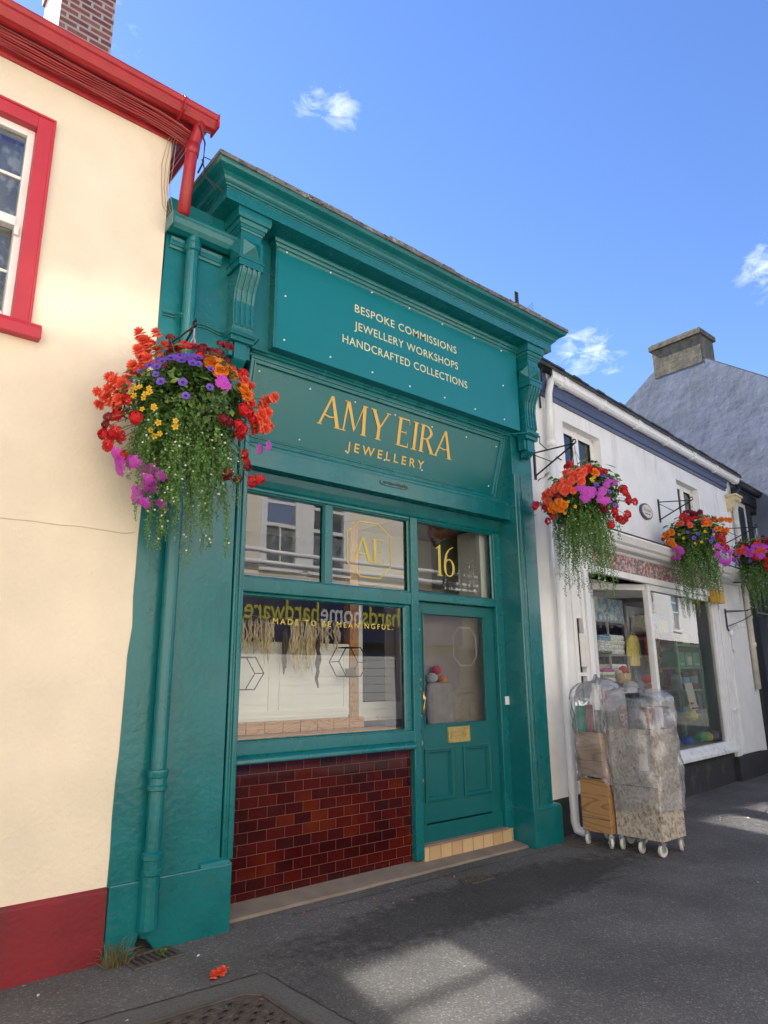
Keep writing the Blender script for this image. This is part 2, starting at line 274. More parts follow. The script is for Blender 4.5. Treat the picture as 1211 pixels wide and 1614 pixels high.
purple = leaf_mat('purple_petal', (.16, .07, .48), .25, .2); purpled = leaf_mat('petunia_throat', (.03, .01, .09), .1, .1)
magenta = leaf_mat('magenta_petal', (.60, .07, .55), .3, .2); yellowp = leaf_mat('yellow_petal', (.74, .46, .015), .25, .12); whitep = leaf_mat('white_petal', (.75, .76, .72), .25, .05)
linerm = mat('basket_liner_moss', (.035, .026, .015), .95, .4, 20, .5, 60)
drygrass = leaf_mat('dry_grass', (.20, .17, .07), .3, .3)
wheat = leaf_mat('dried_wheat', (.78, .66, .42), .3, .2); twigm = mat('dried_twig', (.10, .075, .055), .9, .2)

def asphalt_mat():
    m, t, b = nodes('asphalt'); n, l = t.nodes, t.links
    src = n.new('ShaderNodeNewGeometry').outputs['Position']
    v = n.new('ShaderNodeTexVoronoi'); v.inputs['Scale'].default_value = 105; l.new(src, v.inputs['Vector'])
    sp = n.new('ShaderNodeSeparateColor'); l.new(v.outputs['Color'], sp.inputs[0])
    cr = n.new('ShaderNodeValToRGB'); e = cr.color_ramp.elements; e[0].color = (.100, .094, .087, 1); e[1].color = (.25, .235, .215, 1); e[0].position = .0; x = e.new(.7); x.color = (.130, .122, .113, 1); x = e.new(.93); x.color = (.165, .155, .144, 1)
    l.new(sp.outputs[0], cr.inputs[0])
    big = n.new('ShaderNodeTexNoise'); big.inputs['Scale'].default_value = 1.1; big.inputs['Detail'].default_value = 8; big.inputs['Roughness'].default_value = .6; l.new(src, big.inputs['Vector'])
    mr = n.new('ShaderNodeMapRange'); mr.inputs['From Min'].default_value = .3; mr.inputs['From Max'].default_value = .7; mr.inputs['To Min'].default_value = .62; mr.inputs['To Max'].default_value = 1.2; l.new(big.outputs[0], mr.inputs[0])
    # worn damp band along the pavement, ragged at its edge
    s = n.new('ShaderNodeSeparateXYZ'); l.new(src, s.inputs[0])
    fine = n.new('ShaderNodeTexNoise'); fine.inputs['Scale'].default_value = 9; fine.inputs['Detail'].default_value = 10; fine.inputs['Roughness'].default_value = .75; l.new(src, fine.inputs['Vector'])
    def M(op, a, b_, c_=None, clamp=False):
        q = n.new('ShaderNodeMath'); q.operation = op; q.use_clamp = clamp
        for i, k in enumerate((a, b_, c_)):
            if k is None: continue
            if isinstance(k, (int, float)): q.inputs[i].default_value = k
            else: l.new(k, q.inputs[i])
        return q.outputs[0]
    dx = M('DIVIDE', M('SUBTRACT', s.outputs[0], 4.1), 1.9); dy = M('DIVIDE', M('SUBTRACT', s.outputs[1], 3.62), .42)
    dd = M('SQRT', M('ADD', M('MULTIPLY', dx, dx), M('MULTIPLY', dy, dy)), None)
    wet = M('MULTIPLY', M('SUBTRACT', M('ADD', 1.0, M('MULTIPLY', M('SUBTRACT', fine.outputs[0], .5), 1.9)), dd), 3.5, clamp=True)
    wf = M('SUBTRACT', 1.0, M('MULTIPLY', wet, .50))
    sc = M('MULTIPLY', mr.outputs[0], wf)
    mu = n.new('ShaderNodeVectorMath'); mu.operation = 'SCALE'; l.new(cr.outputs[0], mu.inputs[0]); l.new(sc, mu.inputs['Scale']); l.new(mu.outputs[0], b.inputs['Base Color'])
    b.inputs['Roughness'].default_value = .85; b.inputs['Specular IOR Level'].default_value = .3
    bp = n.new('ShaderNodeBump'); bp.inputs['Strength'].default_value = .7; bp.inputs['Distance'].default_value = .004; l.new(v.outputs['Distance'], bp.inputs['Height']); l.new(bp.outputs[0], b.inputs['Normal'])
    return m
asphalt = asphalt_mat()

# ---------------------------------------------------------------- mesh helpers
def P(px, py, Y):
    d = FW+RT*((px-605.5)/1068)-UP*((py-807)/1068); d = d*(Y/d.y); return Vector((d.x, d.y, d.z+CAMZ))
class MB:
    def __init__(s, T=None): s.v = []; s.f = []; s.m = []; s.T = T
    def add(s, vs, fs, mi=0):
        b = len(s.v); s.v += [(s.T @ Vector(p)) if s.T else Vector(p) for p in vs]
        s.f += [tuple(b+i for i in f) for f in fs]; s.m += [mi]*len(fs)
    def box(s, x0, x1, y0, y1, z0, z1, mi=0):
        s.add([(x0, y0, z0), (x1, y0, z0), (x1, y1, z0), (x0, y1, z0), (x0, y0, z1), (x1, y0, z1), (x1, y1, z1), (x0, y1, z1)],
              [(0, 3, 2, 1), (4, 5, 6, 7), (0, 1, 5, 4), (1, 2, 6, 5), (2, 3, 7, 6), (3, 0, 4, 7)], mi); return s
    def prism(s, pts, vec, mi=0):
        n = len(pts); vec = Vector(vec); a = [Vector(p) for p in pts]; b = [p+vec for p in a]
        s.add(a+b, [tuple(range(n))[::-1], tuple(range(n, 2*n))]+[(i, (i+1) % n, n+(i+1) % n, n+i) for i in range(n)], mi); return s
    def mould(s, prof, path, closed=False, mi=0):
        """prof: (out, z) ; path: plan polyline (x, y) walked so that 'out' is on its right"""
        n = len(path); rings = []
        for i in range(n):
            p = Vector(path[i]); 
            if 0 < i < n-1: d1 = (p-Vector(path[i-1])).normalized(); d2 = (Vector(path[i+1])-p).normalized()
            elif i == 0: d1 = d2 = (Vector(path[1])-p).normalized()
            else: d1 = d2 = (p-Vector(path[i-1])).normalized()
            n1 = Vector((d1.y, -d1.x)); n2 = Vector((d2.y, -d2.x)); k = (n1+n2); k = k/(1+n1.dot(n2))
            rings.append([(p.x+k.x*o, p.y+k.y*o, z) for o, z in prof])
        m = len(prof); vs = [q for r in rings for q in r]
        fs = [(i*m+j, (i+1)*m+j, (i+1)*m+(j+1) % m, i*m+(j+1) % m) for i in range(n-1) for j in range(m)]
        fs += [tuple(range(m)), tuple(range((n-1)*m, n*m))[::-1]]
        s.add(vs, fs, mi); return s
    def frame(s, prof, corners, up, closed=True, mi=0):
        """moulding run round a polygon of 3-D corners; prof (inwards, out along 'up')"""
        n = len(corners); cs = [Vector(c) for c in corners]; up = Vector(up).normalized(); rings = []
        for i in range(n):
            d1 = (cs[i]-cs[i-1]).normalized(); d2 = (cs[(i+1) % n]-cs[i]).normalized()
            n1 = up.cross(d1); n2 = up.cross(d2); k = (n1+n2)/(1+n1.dot(n2))
            rings.append([cs[i]+k*a+up*o for a, o in prof])
        m = len(prof); vs = [q for r in rings for q in r]
        fs = [(i*m+j, ((i+1) % n)*m+j, ((i+1) % n)*m+(j+1) % m, i*m+(j+1) % m) for i in range(n) for j in range(m)]
        s.add(vs, fs, mi); return s
    def tube(s, path, r, n=8, caps=True, mi=0):
        ps = [Vector(p) for p in path]; rr = r if isinstance(r, (list, tuple)) else [r]*len(ps); vs = []; ref = None
        for i, p in enumerate(ps):
            d = (ps[min(i+1, len(ps)-1)]-ps[max(i-1, 0)]).normalized()
            if ref is None: ref = Vector((0, 0, 1)) if abs(d.z) < .9 else Vector((1, 0, 0))
            a = d.cross(ref).normalized(); b = d.cross(a); ref = -b if False else ref
            vs += [p+(a*math.cos(2*math.pi*k/n)+b*math.sin(2*math.pi*k/n))*rr[i] for k in range(n)]
        L = len(ps); fs = [(i*n+k, i*n+(k+1) % n, (i+1)*n+(k+1) % n, (i+1)*n+k) for i in range(L-1) for k in range(n)]
        if caps: fs += [tuple(range(n))[::-1], tuple(range((L-1)*n, L*n))]
        s.add(vs, fs, mi); return s
    def lathe(s, prof, org, n=16, axis='Z', mi=0):
        o = Vector(org); vs = []
        for r, h in prof:
            for k in range(n):
                a = 2*math.pi*k/n; x, y = r*math.cos(a), r*math.sin(a)
                vs.append(o+Vector({'Z': (x, y, h), 'Y': (x, h, y), 'X': (h, x, y)}[axis]))
        L = len(prof); s.add(vs, [(i*n+k, i*n+(k+1) % n, (i+1)*n+(k+1) % n, (i+1)*n+k) for i in range(L-1) for k in range(n)]+[tuple(range(n))[::-1], tuple(range((L-1)*n, L*n))], mi); return s
    def build(s, name, mats, parent=None, bevel=0., smooth=False, local=False, seg=2):
        off = Vector((0, 0, 0))
        if parent is not None and not local:
            p = parent
            while p is not None: off += p.location; p = p.parent
        me = bpy.data.meshes.new(name); me.from_pydata([tuple(v-off) for v in s.v], [], s.f)
        for m in (mats if isinstance(mats, (list, tuple)) else [mats]): me.materials.append(m)
        me.polygons.foreach_set('material_index', s.m)
        if smooth: me.polygons.foreach_set('use_smooth', [True]*len(s.f))
        me.update()
        import bmesh
        bm = bmesh.new(); bm.from_mesh(me)
        if len(s.f) > 1: bmesh.ops.recalc_face_normals(bm, faces=bm.faces); bm.to_mesh(me); bm.free()
        o = bpy.data.objects.new(name, me); COL.objects.link(o)
        if parent is not None: o.parent = parent
        if bevel:
            bv = o.modifiers.new('bevel', 'BEVEL'); bv.width = bevel; bv.segments = seg; bv.limit_method = 'ANGLE'; bv.angle_limit = R(35)
        return o
def thing(name, label, cat, loc=(0, 0, 0), group=None):
    o = bpy.data.objects.new(name, None); COL.objects.link(o); o.location = loc; o.empty_display_size = .2
    o['label'] = label; o['category'] = cat
    if group: o['group'] = group
    return o
def tag(o, label, cat, group=None):
    o['label'] = label; o['category'] = cat
    if group: o['group'] = group
    return o
def struct(o, kind='structure'): o['kind'] = kind; return o
def BX(name, m, parent, x0, x1, y0, y1, z0, z1, bevel=.003, T=None): return MB(T).box(x0, x1, y0, y1, z0, z1).build(name, m, parent, bevel)
def text(s, width, capz, org, m, name, parent, T=None, extrude=.002, spacing=1., shear=0., flip=False, align='LEFT', bold=0.):
    """lettering as a mesh: cap height from capz, squeezed to the given width; stands in the x-z plane facing -y"""
    cu = bpy.data.curves.new(name, 'FONT'); cu.body = s; cu.size = 1; cu.space_character = spacing; cu.extrude = 0; cu.offset = bold; cu.resolution_u = 3
    o = bpy.data.objects.new(name, cu); COL.objects.link(o); bpy.context.view_layer.update()
    me = bpy.data.meshes.new_from_object(o.evaluated_get(bpy.context.evaluated_depsgraph_get()))
    bpy.data.objects.remove(o)
    xs = [v.co.x for v in me.vertices]; ys = [v.co.y for v in me.vertices]
    x0, x1 = min(xs), max(xs); sx = width/(x1-x0); sz = capz/.73 if capz else sx
    b = MB(T); org = Vector(org)
    vs = [(org.x+(v.co.x-x0)*sx*(-1 if flip else 1), org.y, org.z+v.co.y*sz) for v in me.vertices]
    b.add(vs, [tuple(p.vertices) for p in me.polygons])
    bpy.data.meshes.remove(me)
    return b.build(name, m, parent)

# ================================================================ THE GROUND
g = MB(); g.add([(-40, -60, 0), (60, -60, 0), (60, 60, 0), (-40, 60, 0)], [(0, 1, 2, 3)])
struct(g.build('ground', asphalt))
g = MB(); g.prism([(2.262, 4.355, .008), (2.262, 4.6, .008), (2.262, 4.6, .056), (2.262, 4.38, .036)], (0, 0, 0)) if False else None
sb = MB(); ys = [(4.350, .004), (4.36, .022), (4.60, .056)]
n = 16; vs = []; random.seed(3)
for i in range(n+1):
    x = 2.262+(5.325-2.262)*i/n
    w = random.uniform(-.006, .006)
    vs += [(x, 4.345-.0*i+w, .003), (x, 4.357+w, .020), (x, 4.62, .056)]
fs = [(i*3+j, (i+1)*3+j, (i+1)*3+j+1, i*3+j+1) for i in range(n) for j in range(2)]
sb.add(vs, fs); struct(sb.build('doorstep_slab', slabm))

# ================================================================ CREAM HOUSE (left)
CH = thing('cream_house', 'cream rendered house with red eaves, red window surround and dark red plinth', 'house', (-1.5, 4.27, 0))
cw = MB()
YW = 4.27
cw.box(-5, -.45, YW, 9.5, .37, 5.47); cw.box(.745, 1.535, YW, 9.5, .37, 5.47)
cw.box(-.45, .745, YW, 9.5, .37, 3.55); cw.box(-.45, .745, YW, 9.5, 5.11, 5.47); cw.box(-.45, .745, 4.75, 9.5, 3.55, 5.11)
cw.prism([(1.535, 4.6, 5.47), (1.535, 9.5, 5.47), (1.535, 7.05, 7.4)], (-6.5, 0, 0))
cw.build('wall', cream, CH)
pl = MB(); pl.prism([(-5, 4.244, -.05), (-5, 4.244, .36), (-5, 4.262, .378), (-5, 4.6, .378), (-5, 4.6, -.05)], (6.497, 0, 0)); pl.build('plinth', redplinth, CH, .006)
ev = MB()
ev.mould([(0, 5.425), (.016, 5.425), (.022, 5.445), (.022, 5.46), (.04, 5.462), (.05, 5.48), (.05, 5.492), (.075, 5.494), (.09, 5.512), (.09, 5.525), (.135, 5.527), (.15, 5.545), (.15, 5.62), (0, 5.62)], [(-5, YW), (1.60, YW), (1.60, 5.2)])
ev.build('eaves_moulding', redpaint, CH, .002)
gt = MB(); gt.mould([(.15, 5.535), (.17, 5.505), (.205, 5.495), (.235, 5.505), (.255, 5.53), (.262, 5.555), (.275, 5.565), (.285, 5.59), (.285, 5.604), (.272, 5.604), (.268, 5.57), (.15, 5.57)], [(-5, YW), (1.77, YW)]); gt.build('gutter', redpaint, CH, .002)
b = MB(); b.box(1.765, 1.778, YW-.288, YW-.15, 5.495, 5.61); b.build('gutter_end', redpaint, CH, .003); BX('gutter_joint', redpaint, CH, 1.50, 1.513, YW-.29, YW-.15, 5.49, 5.608)
dp = MB(); dp.tube([(1.66, 4.07, 5.52), (1.655, 4.08, 5.44), (1.635, 4.10, 5.34), (1.625, 4.11, 5.2), (1.60, 4.12, 4.74)], .043, 14); dp.tube([(1.634, 4.10, 5.34), (1.626, 4.11, 5.25)], .051, 14); dp.build('downpipe', redpaint, CH, smooth=True)
rf = MB(); random.seed(5)
for r in range(14):                 # courses of slate
    y0 = 4.03+r*.22; z0 = 5.60+r*.165
    x = -5+random.uniform(-.2, 0)
    while x < 1.62:
        w = .25; j = random.uniform(-.006, .006)
        rf.prism([(x, y0+j, z0+.012), (x, y0+.34, z0+.24+.0), (x, y0+.34, z0+.25), (x, y0+j, z0+.024)], (min(w-.006, 1.64-x), 0, 0)); x += w
rf.build('roof', slate, CH)
ct = MB(); random.seed(8)
for k in range(5):
    ct.prism([(1.50+k*.035, 4.03+random.uniform(-.01, .01), 5.60), (1.50+k*.035, 4.2, 5.66), (1.50+k*.035, 4.2, 5.70), (1.50+k*.035, 4.04, 5.645+random.uniform(0, .02))], (.05, 0, 0))
ct.build('verge_tile', slate, CH)
ck = MB(); ck.box(1.05, 1.585, 6.5, 7.5, 5.9, 9.4); ck.box(1.02, 1.615, 6.47, 7.53, 9.4, 9.5)
cko = ck.build('chimney', [chimbrick, chimside], CH)
for p in cko.data.polygons:
    if p.normal.x < -.9: p.material_index = 1
b = MB(); zs = P(110, 829, YW).z; random.seed(6)
pts = [(-3+i*.13, YW-.001, zs+random.uniform(-.006, .006)) for i in range(35)]+[(1.49, YW-.001, zs+.01)]; b.tube(pts, .0028, 5); b.build('render_seam', mat('seam_crack', (.56, .45, .33), .9), CH)
# window
WN = MB(); c4 = [(-.45, YW, 3.63), (.745, YW, 3.63), (.745, YW, 5.115), (-.45, YW, 5.115)]
WN.box(.648, .745, YW-.022, 4.5, 3.63, 5.115); WN.box(-.45, -.353, YW-.022, 4.5, 3.63, 5.115); WN.box(-.353, .648, YW-.022, 4.5, 5.017, 5.115)
WN.box(.735, .752, YW-.032, YW+.01, 3.63, 5.122); WN.box(-.353, .735, YW-.032, YW, 5.105, 5.122)
wf = WN.build('window_surround', redframe, CH, .004)
b = MB(); b.prism([(-.52, YW-.065, 3.535), (-.52, YW-.065, 3.60), (-.52, YW-.05, 3.632), (-.52, 4.5, 3.632), (-.52, 4.5, 3.535)], (1.33, 0, 0)); b.build('window_sill', redframe, CH, .004)
sw = MB(); yb = YW+.035
sw.box(.605, .648, yb, yb+.09, 3.632, 5.017); sw.box(-.353, -.31, yb, yb+.09, 3.632, 5.017); sw.box(-.31, .605, yb, yb+.09, 4.965, 5.017)
sw.box(-.31, .605, yb-.012, yb+.05, 4.285, 4.35); sw.box(-.31, .605, yb+.05, yb+.09, 3.632, 3.72)
sw.box(-.31, .605, yb+.02, yb+.05, 4.64, 4.662); sw.box(-.31, .605, yb+.055, yb+.08, 3.985, 4.005); sw.box(.142, .162, yb+.021, yb+.051, 4.35, 4.965); sw.box(.142, .162, yb+.054, yb+.079, 3.72, 4.285)
sw.box(.60, .628, yb-.02, yb+.03, 4.22, 4.287)
so_ = sw.build('sash', white, CH, .004)
gp = MB(); gp.box(-.31, .605, yb+.03, yb+.036, 4.35, 4.965); gp.box(-.31, .605, yb+.064, yb+.07, 3.72, 4.285); gp.build('pane', glass2, so_)
def lace_mat():
    m, t, b = nodes('lace_net'); n, l = t.nodes, t.links; src = n.new('ShaderNodeTexCoord').outputs['Object']
    v = n.new('ShaderNodeTexVoronoi'); v.inputs['Scale'].default_value = 26; v.feature = 'DISTANCE_TO_EDGE'; l.new(src, v.inputs['Vector'])
    no = n.new('ShaderNodeTexNoise'); no.inputs['Scale'].default_value = 9; no.inputs['Detail'].default_value = 5; l.new(src, no.inputs['Vector'])
    mr = n.new('ShaderNodeMapRange'); mr.inputs['From Min'].default_value = .5; mr.inputs['From Max'].default_value = .62; mr.inputs['To Min'].default_value = .28; mr.inputs['To Max'].default_value = .9; l.new(no.outputs[0], mr.inputs[0])
    b.inputs['Base Color'].default_value = (.62, .63, .66, 1); b.inputs['Roughness'].default_value = .9; l.new(mr.outputs[0], b.inputs['Alpha']); return m
lace = lace_mat()
def curtain(x0, x1, y, z0, z1, parent, name='net_curtain', m=None, amp=.018, T=None, waves=7):
    b = MB(T); k = 60; vs = []
    for i in range(k+1):
        u = i/k; x = x0+(x1-x0)*u; yy = y+amp*math.sin(u*waves*6.28)+amp*.5*math.sin(u*waves*17)
        vs += [(x, yy, z0), (x, yy, z1)]
    b.add(vs, [(2*i, 2*i+2, 2*i+3, 2*i+1) for i in range(k)]); return b.build(name, m or lace, parent, smooth=True)
curtain(-.33, .63, 4.47, 3.65, 5.0, CH)
BX('room_lining', greyint, CH, -.449, .744, 4.70, 4.745, 3.555, 5.105, 0)
# cables clipped along the eaves
cb = MB(); random.seed(11)
for k in range(15):
    y0 = 4.125+.011*(k % 8); z0 = 5.51-.0095*(k % 8)-.004*(k//8); pts = []
    ph = random.uniform(0, 6)
    for i in range(34):
        x = -1.2+i*.086
        sag = .012*math.sin(x*2.2+ph)+.006*math.sin(x*7+ph*2)
        e = max(0, (x-1.25)/.4)
        pts.append((x, y0+sag*.5-.0*e, z0+sag-.05*e*e+.02*(random.random()-.5)*.2))
    cb.tube(pts, random.choice((.0035, .0045, .006)), 5)
cb.build('cable_bundle', redpaint, CH)
cb = MB()
for k in range(4):
    cb.tube([(1.52+.012*k, 4.13, 5.50), (1.50+.02*k, 4.25, 5.42), (1.47+.028*k, 4.262, 5.2), (1.48+.02*k, 4.262, 5.02), (1.50+.025*k, 4.262, 4.86), (1.55+.02*k, 4.25, 4.78)], .0025, 5)
cb.build('loose_wire', mat('beige_wire', (.42, .30, .2), .7), CH)
cb = MB(); cb.tube([(1.64, 4.03, 5.47), (1.70, 4.05, 5.36), (1.70, 4.06, 5.2), (1.67, 4.07, 5.1)], .007, 6); cb.tube([(1.70, 4.06, 5.25), (1.9, 4.0, 5.20)], .004, 5); cb.tube([(1.69, 4.05, 5.1), (1.85, 4.02, 5.0)], .004, 5); cb.tube([(1.69, 4.06, 5.22), (1.72, 4.03, 5.06), (1.78, 4.0, 4.97)], .005, 5)
cb.build('black_cable', blackmetal, CH)

# ================================================================ JEWELLERY SHOP
JS = thing('jewellery_shop', 'teal painted shopfront with bracketed cornice, gold lettering and maroon tiled stall riser', 'shop', (3.8, 4.5, 0))
sh = MB()       # body of the building behind the front
sh.box(1.56, 5.80, 4.62, 9.5, 3.05, 4.98); sh.box(1.56, 2.30, 4.62, 9.5, -.02, 3.05); sh.box(5.32, 5.80, 4.62, 9.5, -.02, 3.05)
sh.box(2.30, 5.32, 8.0, 9.5, -.02, 3.05)
sh.build('building_shell', greyint, JS)
BX('roof', slate, JS, 1.6, 5.8, 4.6, 9.6, 4.985, 5.06, 0)
BX('room_floor', pinem, JS, 2.30, 5.32, 4.62, 8.0, -.01, .10, 0)
# left masonry strip with a ragged hand-painted edge
st = MB(); random.seed(2); edge = []
for i in range(26):
    z = .375+i*(4.96-.375)/25; t = i/25
    edge.append((1.492+.06*t+random.uniform(-.004, .004)+(.012 if .28 < t < .36 else 0), 4.262, z))
st.prism(edge+[(2.10, 4.262, 4.96), (2.10, 4.262, .375)], (0, .30, 0)); st.build('masonry_strip', tealrough, JS)
st = MB(); st.box(2.10, 2.19, 4.268, 4.6, .375, 3.98); st.box(2.10, 2.42, 4.268, 4.6, 3.98, 4.97); st.box(5.34, 5.66, 4.30, 4.62, .34, 3.98); st.box(5.36, 5.72, 4.27, 4.62, 3.98, 4.97); st.box(2.285, 5.345, 4.50, 4.618, 3.06, 4.97)
st.build('pier_wall', tealrough, JS, .004)
# pilaster mouldings (plan profile run upwards)
def vrun(prof, z0, z1, name):
    b = MB(); b.prism([(x, y, z0) for x, y in prof], (0, 0, z1-z0)); return b.build(name, teal, JS, .004)
vrun([(2.192, 4.6), (2.192, 4.33), (2.206, 4.33), (2.206, 4.285), (2.214, 4.275), (2.226, 4.275), (2.232, 4.288), (2.244, 4.288), (2.25, 4.272), (2.28, 4.272), (2.288, 4.28), (2.288, 4.6)], .40, 3.56, 'pilaster')
vrun([(5.335, 4.62), (5.335, 4.282), (5.342, 4.272), (5.372, 4.272), (5.378, 4.288), (5.392, 4.288), (5.398, 4.276), (5.428, 4.276), (5.434, 4.30), (5.448, 4.30), (5.448, 4.285), (5.47, 4.285), (5.47, 4.296), (5.655, 4.296), (5.655, 4.62)], .33, 3.56, 'pilaster')
# plinths
p = MB(); p.prism([(1.500, 4.235, -.03), (1.66, 4.235, -.03), (1.672, 4.235, .055), (1.688, 4.235, .10), (1.70, 4.235, .075), (1.73, 4.235, .07), (1.78, 4.235, .012), (1.80, 4.235, -.03), (2.262, 4.235, -.03), (2.262, 4.235, .385), (1.500, 4.235, .385)], (0, .37, 0))
p.mould([(0, .385), (.0, .385), (-.012, .405), (-.03, .418), (-.05, .42), (-.30, .42), (-.30, .385)], [(2.05, 4.235), (2.262, 4.235), (2.262, 4.6)]); p.build('plinth', tealrough, JS, .008)
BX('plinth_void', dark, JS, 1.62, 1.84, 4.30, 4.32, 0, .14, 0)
p = MB(); p.box(5.325, 5.745, 4.262, 4.62, -.03, .315); p.mould([(0, .315), (-.012, .335), (-.03, .346), (-.30, .346), (-.30, .315)], [(5.325, 4.6), (5.325, 4.262), (5.745, 4.262)][::1]) ; p.build('plinth', tealrough, JS, .008)
# corbels
def corbel(xc):
    w = .095; x0, x1 = xc-w, xc+w; b = MB()
    # scrolled shaft profile (y, z)
    prof = [(4.27, 4.02), (4.16, 4.02), (4.145, 4.05), (4.15, 4.12), (4.155, 4.25), (4.14, 4.34), (4.105, 4.41), (4.08, 4.46), (4.07, 4.50), (4.27, 4.50)]
    b.prism([(x0+.012, y, z) for y, z in prof], (2*w-.024, 0, 0))
    k = b.build('corbel', teal, JS, .003)
    rb = MB()
    for i in range(4):
        xx = x0+.026+i*.043
        q = [(y-.012, z) for y, z in prof[2:9]]
        rb.prism([(xx, y, z) for y, z in q]+[(xx, y+.03, z) for y, z in q[::-1]], (.022, 0, 0))
    rb.build('flute', teal, k, .003)
    d = MB(); yb_ = 4.055; d.box(x0-.005, x1+.005, yb_, 4.27, 4.50, 4.56); d.box(x0-.012, x1+.012, yb_-.008, 4.27, 4.555, 4.575); d.box(x0, x1, yb_+.004, 4.27, 4.575, 4.74)
    zc, hh, hw = 4.655, .07, .072          # diamond point block
    d.add([(xc-hw, yb_+.004, zc-hh), (xc+hw, yb_+.004, zc-hh), (xc+hw, yb_+.004, zc+hh), (xc-hw, yb_+.004, zc+hh), (xc, yb_-.05, zc)], [(0, 1, 4), (1, 2, 4), (2, 3, 4), (3, 0, 4)])
    for sx, xs in ((-1, x0), (1, x1)):
        d.add([(xs, 4.07, zc-hh), (xs, 4.22, zc-hh), (xs, 4.22, zc+hh), (xs, 4.07, zc+hh), (xs+sx*.045, 4.145, zc)], [(0, 1, 4), (1, 2, 4), (2, 3, 4), (3, 0, 4)])
    d.build('diamond_block', teal, k, .002)
    cpt = MB(); cpt.box(x0+.01, x1-.01, 4.075, 4.27, 4.74, 4.82)
    cpt.mould([(0, 4.80), (.006, 4.80), (.010, 4.815), (.018, 4.82), (.018, 4.84), (.028, 4.845), (.035, 4.875), (.05, 4.88), (.056, 4.91), (.056, 4.955), (0, 4.955)], [(x0+.01, 4.27), (x0+.01, 4.075), (x1-.01, 4.075), (x1-.01, 4.27)][::1])
    cpt.build('capital', teal, k, .002)
    ft = MB(); ft.box(x0-.004, x1+.004, 4.13, 4.27, 3.97, 4.02); ft.box(x0, x1, 4.145, 4.27, 3.93, 3.97); ft.box(xc-.05, xc+.05, 4.17, 4.27, 3.80, 3.93); ft.prism([(xc-.05, 4.17, 3.80), (xc-.05, 4.27, 3.80), (xc-.05, 4.27, 3.74), (xc-.05, 4.23, 3.75), (xc-.05, 4.19, 3.78)], (.10, 0, 0)); ft.box(xc-.085, xc-.055, 4.185, 4.27, 3.82, 3.93); ft.box(xc+.055, xc+.085, 4.185, 4.27, 3.82, 3.93)
    ft.build('drop', teal, k, .004)
corbel(2.125); corbel(5.505)
# cornice: fascia, cyma and coping, returned at both ends
CPATH = [(1.87, 4.62), (1.87, 4.0), (5.75, 4.0), (5.75, 4.62)]
cn = MB(); cn.mould([(-.25, 4.955), (0, 4.955), (0, 5.035), (.006, 5.037), (.006, 5.05), (.016, 5.053), (.022, 5.062), (.03, 5.067), (.04, 5.078), (.05, 5.095), (.07, 5.115), (.095, 5.128), (.115, 5.14), (.125, 5.155), (.128, 5.168), (-.25, 5.168)], CPATH)
cn.build('cornice', teal, JS, .0015)
cp = MB(); random.seed(21); xs = [1.735]
while xs[-1] < 5.7: xs.append(xs[-1]+random.uniform(.25, .55))
xs[-1] = 5.885
for a, b_ in zip(xs, xs[1:]):
    zt = 5.196+random.uniform(-.006, .008); cp.box(a, b_-.004, 3.862-random.uniform(0, .012), 4.7, 5.169, zt+.012)
for k in range(260):
    x = random.uniform(1.74, 5.87); y = 3.862+random.uniform(-.012, .05); r = random.uniform(.006, .02); z = 5.17+random.uniform(.0, .03)
    cp.add([(x-r, y, z), (x, y-r*.6, z-.3*r), (x+r, y, z), (x, y+r, z), (x, y, z+r*.9)], [(0, 1, 4), (1, 2, 4), (2, 3, 4), (3, 0, 4)])
lx = P(668, 402, 3.9).x
for dx, r in ((0, .03), (.05, .022), (-.045, .018), (.09, .015)): cp.lathe([(.2*r, -.02), (r, 0), (r*.8, r*.8), (.2*r, r*1.3)], (lx+dx, 3.93, 5.21), 7)
cp.build('coping', stone, JS, .004)
# bed mouldings under the soffit and round the upper panel
bd = MB(); bd.mould([(0, 4.865), (.006, 4.865), (.012, 4.88), (.012, 4.888), (.022, 4.892), (.028, 4.908), (.028, 4.916), (.04, 4.92), (.046, 4.94), (.046, 4.954), (0, 4.954)], [(2.425, 4.27), (2.425, 4.205), (5.40, 4.205)]); bd.build('bed_moulding', teal, JS, .001)
pn = MB(); pn.box(2.43, 5.385, 4.20, 4.34, 4.012, 4.90); pn.build('upper_panel', tealsky, JS, .003)
vb = MB(); vb.box(2.405, 2.425, 4.185, 4.30, 4.0, 4.955); vb.build('panel_edge_bead', teal, JS, .004)
sc = MB()
for px, py in ((452, 398), (521, 430), (586, 461), (645, 486), (697, 511), (747, 533), (790, 553), (450, 467), (448, 536), (521, 563), (587, 587), (646, 609), (701, 627), (749, 645), (793, 608), (795, 661)):
    p_ = P(px, py, 4.20); sc.lathe([(.0085, .001), (.0085, -.004), (.005, -.008)], (p_.x, 4.20, p_.z), 10, 'Y')
sc.build('screw_caps', screwm, JS)
YP = 4.1975
for s_, xa, xb, z in (('BESPOKE COMMISSIONS', 3.205, 4.46, 4.598), ('JEWELLERY WORKSHOPS', 3.20, 4.475, 4.433), ('HANDCRAFTED COLLECTIONS', 3.075, 4.595, 4.268)):
    text(s_, xb-xa, .079, (xa, YP, z), paleg, 'lettering', JS, spacing=1.08, bold=.006)
